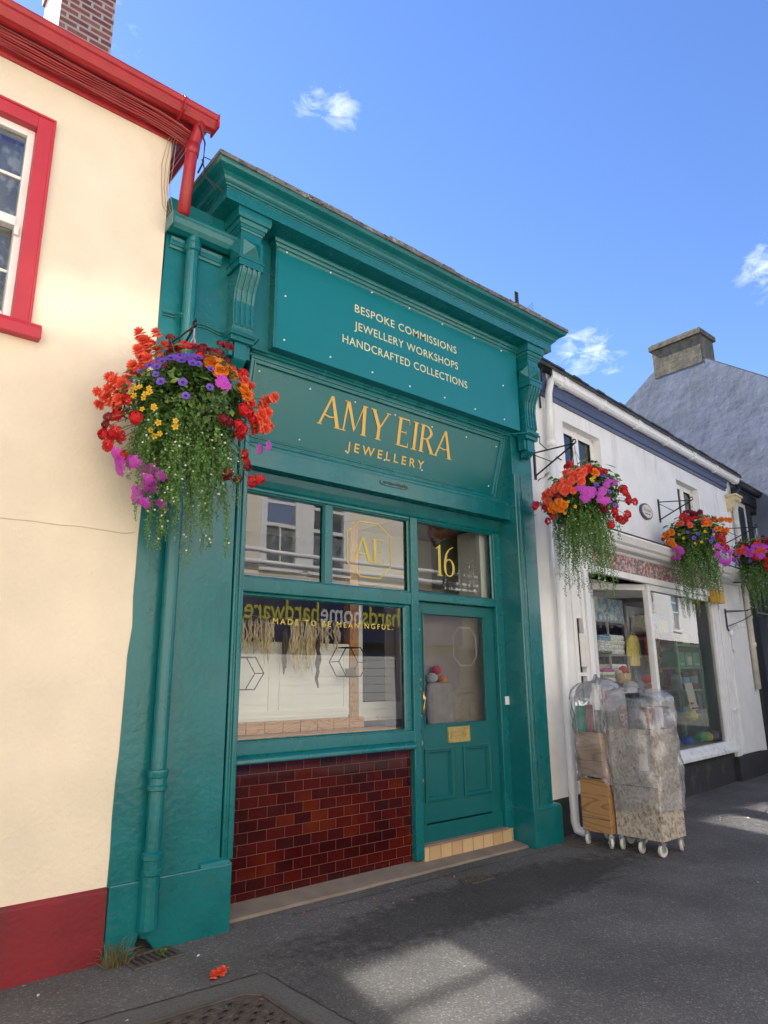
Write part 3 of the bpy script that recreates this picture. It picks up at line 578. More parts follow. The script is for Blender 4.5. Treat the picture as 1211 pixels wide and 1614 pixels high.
# tilted sign board
A = Vector((2.29, 4.335, 3.955)); Bv = Vector((0, .135, -.655)); ux = Vector((1, 0, 0)); uz = -Bv.normalized(); un = ux.cross(uz)    # out of the board
TS = Matrix(((1, un.x*-1, uz.x, 0), (0, -un.y, uz.y, 0), (0, -un.z, uz.z, 0), (0, 0, 0, 1)))
TS = Matrix.Translation(A+Bv) @ TS          # local x right, y into the board, z up the board
LB = Bv.length
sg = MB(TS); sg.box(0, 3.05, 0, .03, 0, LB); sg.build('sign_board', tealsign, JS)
fr = MB(TS); fr.frame([(0, 0), (0, .02), (.008, .026), (.018, .026), (.024, .014), (.034, .014), (.040, .022), (.05, .022), (.058, .006), (.058, 0)], [(0, -.001, .0), (2.935, -.001, .0), (2.985, -.001, LB), (0, -.001, LB)], (0, -1, 0)); fr.build('sign_frame', teal, JS)
hm = MB(); hm.prism([(2.285, 4.20, 3.96), (2.285, 4.225, 3.985), (2.285, 4.30, 3.985), (2.285, 4.30, 4.012), (2.285, 4.5, 4.012), (2.285, 4.5, 3.93), (2.285, 4.35, 3.93), (2.285, 4.325, 3.955), (2.285, 4.30, 3.955), (2.285, 4.285, 3.965), (2.285, 4.26, 3.965)], (3.06, 0, 0)) if False else hm.prism([(2.285, 4.285, 4.010), (2.285, 4.285, 3.995), (2.285, 4.300, 3.985), (2.285, 4.300, 3.972), (2.285, 4.318, 3.966), (2.285, 4.33, 3.945), (2.285, 4.5, 3.945), (2.285, 4.5, 4.010)], (3.055, 0, 0))
hm.build('sign_head_moulding', teal, JS, .001)
# hand cut serif lettering
def glyphs(ch):
    t, k = .062, .15        # thin and thick strokes, unit cap height
    if ch == 'A': return .86, [[(.0, 0), (.02, 0), (.45, 1), (.42, 1)], [(.02, 0), (.09, .0), (.47, .93), (.43, 1)], [(.40, 1), (.52, 1), (.88, 0), (.72, 0)], [(.20, .33), (.44, .28), (.70, .33), (.69, .37), (.44, .325), (.22, .37)], [(-.05, 0), (.15, 0), (.15, .03), (-.05, .03)], [(.66, 0), (.94, 0), (.94, .03), (.66, .03)]]
    if ch == 'M': return 1.14, [[(.08, 0), (.14, 0), (.23, 1), (.15, 1)], [(.13, 1), (.28, 1), (.60, .18), (.55, .03)], [(.57, .10), (.62, .18), (.92, 1), (.86, .98)], [(.84, 1), (.98, 1), (1.06, 0), (.91, 0)], [(.02, 0), (.22, 0), (.22, .03), (.02, .03)], [(.85, 0), (1.12, 0), (1.12, .03), (.85, .03)], [(.06, .97), (.24, .97), (.24, 1), (.06, 1)], [(.88, .97), (1.06, .97), (1.06, 1), (.88, 1)]]
    if ch == 'Y': return .86, [[(.04, 1), (.19, 1), (.50, .45), (.36, .40)], [(.78, 1), (.85, 1), (.50, .42), (.46, .46)], [(.36, 0), (.50, 0), (.50, .46), (.36, .46)], [(-.02, .97), (.24, .97), (.24, 1), (-.02, 1)], [(.70, .97), (.90, .97), (.90, 1), (.70, 1)], [(.30, 0), (.57, 0), (.57, .03), (.30, .03)]]
    if ch == 'E': return .66, [[(.06, 0), (.20, 0), (.20, 1), (.06, 1)], [(.06, .955), (.56, .955), (.56, 1), (.06, 1)], [(.06, 0), (.60, 0), (.60, .045), (.06, .045)], [(.20, .49), (.46, .49), (.46, .53), (.20, .53)], [(.53, .955), (.56, .955), (.59, .83), (.565, .83)], [(.565, .17), (.59, .17), (.60, .04), (.57, .04)], [(.44, .42), (.46, .42), (.46, .60), (.44, .60)], [(0, 0), (.1, 0), (.1, .03), (0, .03)], [(0, .97), (.1, .97), (.1, 1), (0, 1)]]
    if ch == 'I': return .32, [[(.09, 0), (.23, 0), (.23, 1), (.09, 1)], [(.02, 0), (.30, 0), (.30, .03), (.02, .03)], [(.02, .97), (.30, .97), (.30, 1), (.02, 1)]]
    if ch == 'R':
        o = [[(.06, 0), (.20, 0), (.20, 1), (.06, 1)], [(.30, .52), (.44, .50), (.80, 0), (.62, 0)], [(0, 0), (.27, 0), (.27, .03), (0, .03)], [(0, .97), (.1, .97), (.1, 1), (0, 1)], [(.58, 0), (.86, 0), (.86, .03), (.58, .03)]]
        n = 14
        for i in range(n):
            a0, a1 = -math.pi/2+math.pi*i/n, -math.pi/2+math.pi*(i+1)/n
            f = lambda a, ri: (.20+(.44 if ri else .30)*max(0, math.cos(a)), .735+(.265 if ri else .225)*math.sin(a))
            o.append([f(a0, 0), f(a0, 1), f(a1, 1), f(a1, 0)])
        return .78, o
    if ch == '1': return .42, [[(.16, 0), (.30, 0), (.30, 1), (.16, .94)], [(.02, .86), (.05, .84), (.20, .92), (.30, 1), (.26, 1)], [(.08, 0), (.38, 0), (.38, .03), (.08, .03)]]
    if ch == '6':
        o = []; n = 20
        for i in range(n):
            a0, a1 = 2*math.pi*i/n, 2*math.pi*(i+1)/n
            f = lambda a, q: (.33+(.30 if q else .30-.05-.08*abs(math.cos(a)))*math.cos(a), .29+(.29 if q else .25)*math.sin(a))
            o.append([f(a0, 0), f(a0, 1), f(a1, 1), f(a1, 0)])
        pts = [(.03, .3), (.05, .5), (.14, .72), (.30, .88), (.56, .99)]; w = [.13, .12, .10, .07, .03]
        for i in range(4): o.append([(pts[i][0], pts[i][1]), (pts[i][0]+w[i], pts[i][1]-.0), (pts[i+1][0]+w[i+1], pts[i+1][1]-.02), pts[i+1]])
        return .68, o
def letters(s, width, cap, T, m, name, parent, gap=.07):
    x = 0; parts = []
    for ch in s:
        if ch == ' ': x += .34; continue
        w, q = glyphs(ch); parts += [[(x+a, b_) for a, b_ in poly] for poly in q]; x += w+gap
    x -= gap; k = width/x
    b = MB(T)
    for i, poly in enumerate(parts):
        d = -.0008*(i % 5)
        ar = sum(poly[j][0]*poly[(j+1) % len(poly)][1]-poly[(j+1) % len(poly)][0]*poly[j][1] for j in range(len(poly)))
        if ar < 0: poly = poly[::-1]
        b.add([(a*k, d, b_*cap) for a, b_ in poly], [tuple(range(len(poly)))])
    return b.build(name, m, parent)
letters('AMY EIRA', 1.555, .262, TS @ Matrix.Translation((.69, -.003, .285)), gold, 'name_lettering', JS)
text('JEWELLERY', .905, .082, (1.01, -.004, .125), gold, 'lettering', JS, T=TS, spacing=1.5, bold=.012)
sc = MB(TS)
for px, py in ((409, 585), (489, 613), (560, 634), (623, 654), (681, 673), (735, 689), (782, 704), (472, 693), (545, 711), (665, 741), (606, 725), (770, 766)):
    d = FW+RT*((px-605.5)/1068)-UP*((py-807)/1068); O = A-Vector((0, 0, CAMZ)); t = O.dot(un)/d.dot(un); q = TS.inverted() @ (d*t+Vector((0, 0, CAMZ)))
    sc.lathe([(.0075, .001), (.0075, -.004), (.004, -.007)], (q.x, 0, q.z), 9, 'Y')
sc.build('screw_caps', screwm, JS)
# beam below the sign
bm_ = MB(); bm_.prism([(2.288, 4.352, 3.075), (2.288, 4.352, 3.22), (2.288, 4.346, 3.235), (2.288, 4.346, 3.25), (2.288, 4.36, 3.265), (2.288, 4.40, 3.285), (2.288, 4.46, 3.31), (2.288, 4.56, 3.32), (2.288, 4.56, 3.12), (2.288, 4.50, 3.09), (2.288, 4.37, 3.075)], (3.047, 0, 0)); bm_.build('beam', teal, JS, .004)
b = MB(); b.prism([(2.288, 4.55, 2.96), (2.288, 4.55, 3.11), (2.288, 4.49, 3.085), (2.288, 4.51, 3.03), (2.288, 4.53, 2.985)], (3.047, 0, 0)); b.build('head_lining', teal, JS, .002)
ov = MB(); p0, p1 = P(597, 757, 4.34), P(648, 770, 4.34); xc, zc, hw = (p0.x+p1.x)/2, (p0.z+p1.z)/2, .165
pts = [(xc+hw*(abs(math.cos(a))**.4)*math.copysign(1, math.cos(a)), 4.351, zc+.026*(abs(math.sin(a))**.6)*math.copysign(1, math.sin(a))) for a in [2*math.pi*i/28 for i in range(28)]]
ov.prism(pts, (0, -.008, 0)); o = ov.build('maker_plate', teal, JS, .002)
b = MB(); random.seed(4)
for i in range(13): b.box(xc-hw*.82+i*.0225, xc-hw*.82+i*.0225+.013, 4.336, 4.343, zc-random.uniform(.006, .014), zc+random.uniform(.006, .014))
b.build('worn_lettering', castiron, o)
# window joinery
YG = 4.56
jf = MB()
def bar(x0, x1, z0, z1, y0=4.522, y1=4.60): jf.box(x0, x1, y0, y1, z0, z1)
bar(2.288, 2.405, .95, 2.96, 4.50); bar(4.085, 4.172, .055, 2.96, 4.505, 4.61); bar(5.225, 5.336, .055, 2.96, 4.512)
bar(2.405, 4.085, 2.935, 2.962, 4.515); bar(4.172, 5.225, 2.945, 2.962, 4.518)
bar(2.405, 4.085, 2.15, 2.262, 4.51); bar(4.172, 5.225, 2.195, 2.272, 4.508)
bar(3.145, 3.222, 2.262, 2.935); bar(4.025, 4.085, 1.075, 2.15, 4.53); bar(2.405, 4.025, 2.135, 2.15, 4.535)
bar(2.405, 4.085, .99, 1.078, 4.505)
jfo = jf.build('window_frame', teal, JS, .007)
b = MB()
for x0, x1, z0, z1 in ((2.405, 3.145, 2.262, 2.935), (3.222, 4.085, 2.262, 2.935), (2.405, 4.025, 1.078, 2.135), (4.172, 5.225, 2.272, 2.945)):
    b.frame([(0, 0), (0, .016), (.006, .016), (.016, .004), (.016, 0)], [(x0, YG-.012, z0), (x1, YG-.012, z0), (x1, YG-.012, z1), (x0, YG-.012, z1)], (0, -1, 0))
b.build('glazing_bead', teal, jfo)
sl_ = MB(); sl_.prism([(2.288, 4.475, .935), (2.288, 4.475, .955), (2.288, 4.485, .975), (2.288, 4.515, .992), (2.288, 4.62, .992), (2.288, 4.62, .933), (2.288, 4.50, .933)], (1.80, 0, 0)); sl_.build('window_sill', teal, JS, .003)
for nm, x0, x1, z0, z1 in (('pane', 2.405, 3.145, 2.262, 2.935), ('pane', 3.222, 4.085, 2.262, 2.935), ('pane', 2.405, 4.025, 1.078, 2.135), ('fanlight_pane', 4.172, 5.225, 2.272, 2.945)):
    b = MB(); b.add([(x0, YG, z0), (x1, YG, z0), (x1, YG, z1), (x0, YG, z1)], [(0, 1, 2, 3)]); b.build(nm, glass5 if z0 < 1.5 else glass, JS)
b = MB(); b.box(2.255, 4.086, 4.56, 4.63, -.02, .934); b.build('stall_riser', tilem, JS)
# lettering on the glass
TG = Matrix.Translation((3.47, 4.5575, 2.40))
letters('AE', .355, .215, Matrix.Translation((3.466, 4.5575, 2.495)), yellowv, 'monogram', JS, gap=.06)
oc = MB(); q = [(3.545, 2.36), (3.395, 2.475), (3.395, 2.745), (3.54, 2.855), (3.735, 2.86), (3.893, 2.755), (3.893, 2.48), (3.76, 2.358)]
oc.frame([(0, 0), (0, .001), (.011, .001), (.011, 0)], [(x, 4.5585, z) for x, z in q[::-1]], (0, -1, 0)); oc.build('monogram_frame', yellowv, JS)
letters('16', .27, .30, Matrix.Translation((4.44, 4.5575, 2.455)), yellowv, 'number', JS, gap=.0)
text('.MADE TO BE MEANINGFUL.', 1.24, .045, (2.66, 4.557, 1.925), yellowv, 'lettering', JS, spacing=1.45, bold=.014)
# door
DR = MB()
DR.box(4.176, 4.256, 4.56, 4.605, .165, 2.19); DR.box(5.085, 5.222, 4.56, 4.605, .165, 2.19); DR.box(4.256, 5.085, 4.56, 4.605, 2.095, 2.19); DR.box(4.256, 5.085, 4.56, 4.605, .90, 1.105); DR.box(4.256, 5.085, 4.56, 4.605, .31, .49); DR.box(4.59, 4.735, 4.56, 4.605, .49, .90)
DR.box(4.25, 5.09, 4.582, 4.60, .48, .91)
dro = DR.build('door', tealdoor, JS, .003)
b = MB()
for x0, x1 in ((4.256, 4.59), (4.735, 5.085)):
    b.frame([(-.012, 0), (-.012, .014), (.0, .016), (.006, .006), (.018, .006), (.026, -.014), (.034, -.014), (.034, -.022), (0, -.022)], [(x0, 4.56, .49), (x1, 4.56, .49), (x1, 4.56, .90), (x0, 4.56, .90)], (0, -1, 0))
b.frame([(-.006, 0), (-.006, .008), (.006, .008), (.014, -.012), (.014, -.02), (0, -.02)], [(4.256, 4.56, 1.105), (5.085, 4.56, 1.105), (5.085, 4.56, 2.095), (4.256, 4.56, 2.095)], (0, -1, 0))
b.build('panel_moulding', tealdoor, dro)
BX('kickboard', tealdoor, dro, 4.178, 5.22, 4.548, 4.60, .163, .298)
b = MB(); b.add([(4.256, 4.575, 1.105), (5.085, 4.575, 1.105), (5.085, 4.575, 2.095), (4.256, 4.575, 2.095)], [(0, 1, 2, 3)]); b.build('door_pane', glass, dro)
b = MB(); b.add([(4.19, 4.72, 1.05), (5.2, 4.72, 1.05), (5.2, 4.72, 2.2), (4.19, 4.72, 2.2)], [(0, 1, 2, 3)]); b.build('frosted_film', frost, dro)
etch = mat('etched_film', (.36, .32, .27), .7)
b = MB(); q = [(4.745, 1.62), (4.66, 1.71), (4.66, 1.90), (4.745, 1.99), (4.90, 1.99), (4.985, 1.90), (4.985, 1.71), (4.90, 1.62)]; b.frame([(0, 0), (0, .001), (.016, .001), (.016, 0)], [(x, 4.577, z) for x, z in q[::-1]], (0, -1, 0)); b.build('etched_octagon', etch, dro)
b = MB(); b.box(4.53, 4.815, 4.548, 4.56, .945, 1.085); lp = b.build('letter_plate', brass, dro, .006)
b = MB(); b.frame([(0, 0), (0, .006), (.012, .006), (.014, 0)], [(4.532, 4.548, .947), (4.813, 4.548, .947), (4.813, 4.548, 1.083), (4.532, 4.548, 1.083)], (0, -1, 0)); b.frame([(0, 0), (0, .004), (.006, .004), (.008, 0)], [(4.556, 4.548, .985), (4.789, 4.548, .985), (4.789, 4.548, 1.05), (4.556, 4.548, 1.05)], (0, -1, 0)); b.build('letter_plate_rim', brass, lp)
text('LETTERS', .20, .042, (4.572, 4.545, 1.0), brass, 'letter_plate_word', lp, bold=.02)
hd = MB(); hd.tube([(4.208, 4.555, 1.205), (4.208, 4.515, 1.22), (4.208, 4.50, 1.27), (4.208, 4.50, 1.34), (4.208, 4.515, 1.39), (4.208, 4.555, 1.405)], [.008, .01, .011, .011, .01, .008], 8); hd.lathe([(.016, 0), (.016, -.008), (.006, -.01)], (4.208, 4.56, 1.19), 10, 'Y'); hd.lathe([(.016, 0), (.016, -.008), (.006, -.01)], (4.208, 4.56, 1.42), 10, 'Y'); hd.build('pull_handle', brass, dro, smooth=True)
lk = MB()
for z, r in ((1.50, .016), (.965, .024), (.66, .02), (1.94, .012)): lk.lathe([(r, .002), (r, -.008), (r*.7, -.014), (.001, -.015)], (4.205, 4.56, z), 12, 'Y')
lk.build('lock', brass, dro)
BX('tiled_step', steptile, JS, 4.175, 5.30, 4.50, 4.63, .03, .150, .004)
BX('step_nosing', slabm, JS, 4.174, 5.224, 4.485, 4.60, .151, .166, .004)
b = MB(); b.box(5.285, 5.335, 4.495, 4.512, 1.255, 1.335); b.build('doorbell', upvc, JS, .004)
# rainwater goods on the masonry strip
gg = MB(); prof = [(.0, 4.74), (.0, 4.67), (.02, 4.645), (.055, 4.635), (.095, 4.65), (.118, 4.68), (.128, 4.72), (.14, 4.735), (.14, 4.752), (.128, 4.752), (.112, 4.715), (.09, 4.67), (.05, 4.655), (.02, 4.67)]
gg.mould(prof, [(1.535, 4.255), (2.045, 4.255)]); gg.box(1.528, 1.54, 4.115, 4.255, 4.64, 4.752); gg.box(2.04, 2.052, 4.115, 4.255, 4.64, 4.752); gg.build('gutter', tealrough, JS, .004)
gm = MB(); gm.mould([(0, 4.54), (.012, 4.54), (.02, 4.56), (.03, 4.565), (.03, 4.60), (.04, 4.62), (0, 4.63)], [(1.57, 4.262), (1.97, 4.262)]); gm.build('gutter_board', tealrough, JS, .004)
dp = MB(); dp.lathe([(.046, 0), (.046, 4.2)], (1.725, 4.205, .46), 18)
dp.lathe([(.047, 0), (.058, .01), (.058, .05), (.052, .055), (.052, .065), (.057, .07), (.057, .085), (.047, .09)], (1.725, 4.205, 4.53), 18)
dp.lathe([(.047, 0), (.060, .006), (.060, .03), (.053, .036), (.053, .075), (.060, .08), (.062, .11), (.06, .12), (.047, .125)], (1.725, 4.205, .87), 18)
dp.lathe([(.047, 0), (.058, .008), (.058, .03), (.054, .035), (.054, .085), (.062, .09), (.062, .12), (.047, .13)], (1.725, 4.205, .41), 18)
dp.lathe([(.058, -.02), (.058, .46)], (1.725, 4.205, 0), 14) if False else None
dp.lathe([(.06, .13), (.055, .43)], (1.725, 4.215, 0), 14)
dp.build('downpipe', tealrough, JS)
for p_ in JS.children[-1].data.polygons: p_.use_smooth = abs(p_.normal.z) < .5
cw_ = MB(); pts = []
for i in range(20):
    x = 1.56+i*.036; pts.append((x, 4.255-(.05 if 1.66 < x < 1.80 else 0), 4.02-.0*i+.008*math.sin(i*.9)))
cw_.tube(pts, .006, 6); cw_.tube([(a, b_, c-.022) for a, b_, c in pts], .005, 6)
cw_.tube([(2.02, 4.10, 3.985), (2.24, 4.10, 3.975), (2.25, 4.2, 3.97)], .006, 6); cw_.tube([(5.15, 4.30, 3.95), (5.3, 4.19, 3.965), (5.42, 4.12, 3.985), (5.6, 4.12, 3.98), (5.7, 4.2, 3.95), (5.9, 4.25, 3.93)], .006, 6)
cw_.tube([(5.1, 4.34, 3.21), (5.4, 4.26, 3.19), (5.66, 4.28, 3.16)], .004, 6); cw_.build('surface_cable', teal, JS)
# ---- window display: fixed joinery belongs to the shop
ds = MB(); ds.box(2.32, 3.712, 4.95, 4.99, 1.10, 1.815); b = ds.build('display_back', boardw, JS, .002)
db = MB()
for z in (1.78, 1.24):
    db.box(2.32, 3.712, 4.938, 4.95, z-.03, z+.03)
for x in (2.32, 2.90, 3.00, 3.655): db.box(x, x+.055, 4.940, 4.95, 1.21, 1.75)
db.build('panel_batten', boardw, b, .002)
BX('timber_post', pinepost, JS, 3.715, 3.81, 4.93, 5.03, 1.1, 2.95)
b = MB(); b.box(3.82, 3.865, 4.94, 5.0, 1.15, 2.3); b.box(4.31, 4.37, 4.94, 5.0, 1.15, 2.3); b.box(3.865, 4.31, 4.94, 5.0, 1.15, 1.31); b.box(3.865, 4.31, 4.94, 5.0, 2.21, 2.3); b.build('inner_screen', white, JS, .003)
BX('display_shelf', pinem, JS, 2.30, 4.08, 4.63, 4.945, 1.06, 1.10)
b = MB()
for k in range(9): b.box(2.34+k*.165, 2.34+k*.165+.158, 4.86, 4.935, 1.10, 1.19)
b.build('shelf_upstand', pinem, JS, .003)
BX('room_ceiling', greyint, JS, 2.3, 5.32, 4.625, 8, 3.03, 3.05, 0); BX('ceiling_board', boardw, JS, 2.32, 4.1, 4.65, 6.0, 2.97, 3.0, 0)
BX('door_blind', beigeint, JS, 4.18, 5.22, 5.0, 5.02, .2, 2.2, 0)
BX('side_lining', boardw, JS, 5.16, 5.30, 4.64, 4.95, 2.2, 3.0, 0); BX('inner_lintel', greyint, JS, 4.18, 5.2, 5.4, 5.5, 2.45, 3.0, 0)

def hexshelf(x, z, y, r, label):
    t = thing('hexagon_shelf', label, 'shelf', (x, y, z), 'hexagonal wire shelves hanging in the shop window')
    b = MB(); A6 = [(x+r*math.cos(R(60*k)), z+r*.9*math.sin(R(60*k))) for k in range(6)]
    for yy in (y-.07, y+.07):
        for i in range(6): b.tube([(A6[i][0], yy, A6[i][1]), (A6[(i+1) % 6][0], yy, A6[(i+1) % 6][1])], .0045, 6)
    for a in A6: b.tube([(a[0], y-.07, a[1]), (a[0], y+.07, a[1])], .0045, 6)
    b.build('wire_frame', blackmetal, t)
    return t
hexshelf(2.575, 1.56, 4.80, .155, 'black wire hexagon shelf at left edge of the shop window, with nothing in it')
h2 = hexshelf(3.60, 1.655, 4.80, .155, 'black wire hexagon shelf in front of the pine post, holding a small card')
tag(MB().prism([(3.57, 4.79, 1.523), (3.68, 4.79, 1.523), (3.69, 4.82, 1.60), (3.58, 4.82, 1.60)], (0, .006, 0)).build('display_card', mat('olive_card', (.09, .09, .06), .7)), 'small dark olive card standing in the hexagon shelf by the pine post', 'card')
def bunch(x, z0, z1, n, w, y, m, label, name='dried_flower_bunch', cat='dried flowers', sp=.0035):
    random.seed(int(x*1000)); b = MB()
    for i in range(n):
        xx = x+random.uniform(-w, w); zz = z0+random.uniform(-.02, .02); ln = (z0-z1)*random.uniform(.55, 1); pts = [(xx, y+random.uniform(-.02, .02), zz)]
        for k in range(1, 7): pts.append((xx+random.uniform(-.008, .008), y+random.uniform(-.02, .02), zz-ln*k/6))
        b.tube(pts, [sp*(1.8 if k else .6)*(1 if k < 6 else .4) for k in range(7)], 5)
    return tag(b.build(name, m), label, cat, 'dried flower bunches hanging in the window')
bunch(2.70, 1.98, 1.70, 26, .15, 4.79, wheat, 'short pale wheat bunch at the left of the window display')
bunch(2.78, 1.97, 1.57, 10, .03, 4.77, wheat, 'narrow long wheat bunch, third tail from the window left edge')
bunch(3.05, 1.98, 1.54, 26, .055, 4.77, wheat, 'thick cream wheat bunch in the middle of the display')
bunch(3.20, 1.97, 1.56, 22, .05, 4.79, wheat, 'cream wheat bunch right of the thickest one')
bunch(3.38, 1.99, 1.74, 24, .14, 4.80, wheat, 'short wispy wheat bunch nearest the pine post')
bunch(2.93, 1.9, 1.50, 3, .012, 4.75, twigm, 'dark twisted twig garland hanging left of the thick wheat bunch', 'twig_garland', 'garland', .007)
bunch(3.25, 1.85, 1.42, 3, .012, 4.75, twigm, 'dark twisted twig garland hanging longest, right of the thick wheat bunch', 'twig_garland', 'garland', .007)
b = MB(); b.tube([(2.42, 4.79, 2.0), (3.66, 4.79, 2.0)], .006, 6)
for x in (2.7, 3.3): b.tube([(x, 4.79, 2.0), (x, 4.79, 2.96)], .0015, 4)
tag(b.build('hanging_rail', twigm), 'thin rail across the window that carries the dried wheat', 'rail')
def sphere(b, c, r, n=10, sq=1., mi=0, T=None):
    c = Vector(c); prof = [(max(.0005, r*math.sin(math.pi*i/n)), -r*sq*math.cos(math.pi*i/n)) for i in range(n+1)]; b.lathe(prof, c, n+4, mi=mi)
def yarn(c, r, col, label, parent=None, sq=.85, group='balls of yarn'):
    b = MB(); sphere(b, c, r, 8, sq)
    cc = Vector(c)
    for k in range(7):
        ax = Vector((random.uniform(-1, 1), random.uniform(-1, 1), random.uniform(-1, 1))).normalized(); u = ax.orthogonal().normalized(); v = ax.cross(u)
        for off in (-.35, 0, .35):
            rr = r*math.sqrt(1-off*off)*1.02; pts = [cc+Vector((1, 1, sq))*0+(lambda q: Vector((q.x, q.y, q.z*sq)))(ax*off*r+(u*math.cos(a)+v*math.sin(a))*rr) for a in [2*math.pi*i/10 for i in range(11)]]
            b.tube(pts, r*.075, 4, caps=False)
    o = b.build('yarn_ball', mat('yarn_%d_%d_%d' % tuple(int(q*100) for q in col), col, .95, .2, 40), None, smooth=True)
    return tag(o, label, 'yarn', group)
random.seed(31)
yarn((4.50, 4.645, 1.585), .046, (.62, .09, .06), 'coral red yarn ball behind the teal door glass')
yarn((4.44, 4.645, 1.515), .05, (.50, .56, .55), 'pale grey-blue yarn ball behind the teal door glass'); yarn((4.575, 4.645, 1.50), .042, (.75, .27, .03), 'orange yarn ball behind the teal door glass')
b = MB(); b.lathe([(.13, 0), (.15, .15), (.155, .3), (.14, .40), (.12, .43), (.02, .44)], (0, 0, 0), 18); b.v = [Vector((4.55+v.x*1.15, 4.65+v.y*.40, 1.04+v.z)) for v in b.v]; tag(b.build('grey_cloth_sack', mat('grey_cloth', (.34, .315, .285), .9, .15, 8, .4, 20)), 'grey cloth sack behind the door glass with yarn balls on top', 'sack')

# ================================================================ WHITE SHOP (its front swings 5.4 degrees back)
AL = math.atan(.095)
T = Matrix.Translation((6.0, 4.41, 0)) @ Matrix.Rotation(AL, 4, 'Z')        # local: x along the front, -y towards the street
WS = thing('white_shop', 'white rendered shop with white gutter and haberdashery window', 'shop', (9, 4.7, 0))
b = MB(T)
def wall_holes(b, x0, x1, z0, z1, holes, y0=0., y1=.25):
    xs = sorted({x0, x1, *[h[0] for h in holes], *[h[1] for h in holes]}); zs = sorted({z0, z1, *[h[2] for h in holes], *[h[3] for h in holes]})
    for xa, xb in zip(xs, xs[1:]):
        run = None
        for za, zb in zip(zs, zs[1:]):
            mxx, mz = (xa+xb)/2, (za+zb)/2
            solid = not any(h[0] < mxx < h[1] and h[2] < mz < h[3] for h in holes)
            if solid:
                if run is None: run = [za, zb]
                else: run[1] = zb
            if (not solid or zb == zs[-1]) and run: b.box(xa, xb, y0, y1, *run); run = None
wall_holes(b, -.25, 6.35, 2.70, 4.90, [(.53, 1.45, 3.35, 4.49), (3.85, 4.72, 3.35, 4.45)])
b.box(-.25, .44, 0, .25, .35, 2.70); b.box(.62, .78, 0, .25, .35, 2.70); b.box(.44, .62, 0, .25, .35, 1.0); b.box(.44, .62, 0, .25, 2.15, 2.70); b.box(4.88, 6.35, 0, .25, .05, 2.70)
b.box(6.30, 6.35, .25, 5, .0, 4.9); b.box(-.25, -.2, .25, 5, .0, 4.9)
b.build('wall', whitewall, WS)
b = MB(T); b.box(-.25, .79, -.012, .2, -.05, .35); b.build('plinth', blackplinth, WS, .01); b = MB(T); b.box(2.35, 4.9, -.0, .2, -.05, .43); b.box(4.86, 6.2, -.07, .2, -.05, .34); b.build('plinth', blackplinth, WS, .01)
b = MB(T); b.prism([(-.3, -.2, 4.99), (-.3, 2.9, 6.75), (-.3, 2.9, 6.70), (-.3, -.2, 4.94)], (6.7, 0, 0)); random.seed(9)
for i in range(34): b.box(-.3+i*.195, -.3+i*.195+.188, -.215+random.uniform(-.012, .012), -.02, 4.972, 4.995)
b.build('roof', slate, WS)
b = MB(T); b.prism([(.02, -.0, 4.67), (.02, -.02, 4.67), (.02, -.03, 4.71), (.02, -.05, 4.72), (.02, -.05, 4.80), (.02, -.07, 4.83), (.02, -.07, 4.93), (.02, 0, 4.93)], (6.0, 0, 0)); b.build('eaves_board', navyp, WS, .002)
b = MB(T); pr = [(.06, 4.94), (.06, 4.875), (.075, 4.85), (.10, 4.84), (.135, 4.845), (.16, 4.87), (.168, 4.90), (.168, 4.97), (.155, 4.97), (.15, 4.90), (.13, 4.87), (.09, 4.865), (.075, 4.89), (.075, 4.94)]
b.prism([(.1, -o_, z) for o_, z in pr], (6.25, 0, 0)); gu = b.build('gutter', upvc, WS, .002)
for i in range(7): x = .35+i*.98; b = MB(T); b.prism([(x, -o_*1.03-.0, z-.003) for o_, z in [(.055, 4.955), (.055, 4.865), (.075, 4.838), (.13, 4.832), (.165, 4.855), (.176, 4.90), (.176, 4.978), (.15, 4.978), (.15, 4.955)]], (.045 if i % 2 else .09, 0, 0)); b.build('gutter_bracket', upvc, gu)
b = MB(T); b.tube([(.13, -.10, 4.86), (.13, -.10, 4.80), (.11, -.085, 4.70), (.10, -.085, 4.60), (.085, -.085, 4.1)], .042, 14); b.tube([(.085, -.085, 4.12), (.08, -.085, 4.03)], .052, 14); b.tube([(.085, -.085, 4.1), (.06, -.085, 2.6), (.02, -.09, 1.2), (-.01, -.10, .14), (-.005, -.115, .07), (.02, -.17, .05), (.03, -.20, .055)], .043, 14); b.tube([(.06, -.085, 2.66), (.06, -.085, 2.57)], .05, 14); b.tube([(.065, -.085, 3.02), (.065, -.085, 2.99)], .056, 14); b.build('downpipe', upvc, WS, smooth=True)
b = MB(T); b.tube([(.13, -.12, 4.88), (.09, -.14, 4.95), (.03, -.1, 4.99), (.0, -.05, 4.9), (.0, -.03, 4.7), (.02, -.02, 4.5)], .012, 6); b.tube([(.16, -.02, 4.85), (.2, -.015, 4.6), (.19, -.012, 4.35), (.14, -.02, 4.1), (.3, -.012, 3.98), (.42, -.012, 3.97)], .006, 6); b.tube([(.12, -.1, 4.97), (.05, -.16, 5.0), (-.05, -.12, 4.95), (-.06, -.02, 4.8)], .010, 6); b.build('cable', blackmetal, WS)
b = MB(T); b.tube([(.14, -.01, 2.6), (.10, -.012, 2.2), (.20, -.012, 1.95), (.12, -.012, 1.6), (.13, -.012, .6)], .006, 6); b.tube([(.18, -.01, 2.65), (.2, -.012, 2.1), (.15, -.012, 1.8), (.16, -.012, .6)], .005, 6); b.build('loose_cable', mat('grey_cable', (.3, .28, .25), .7), WS)
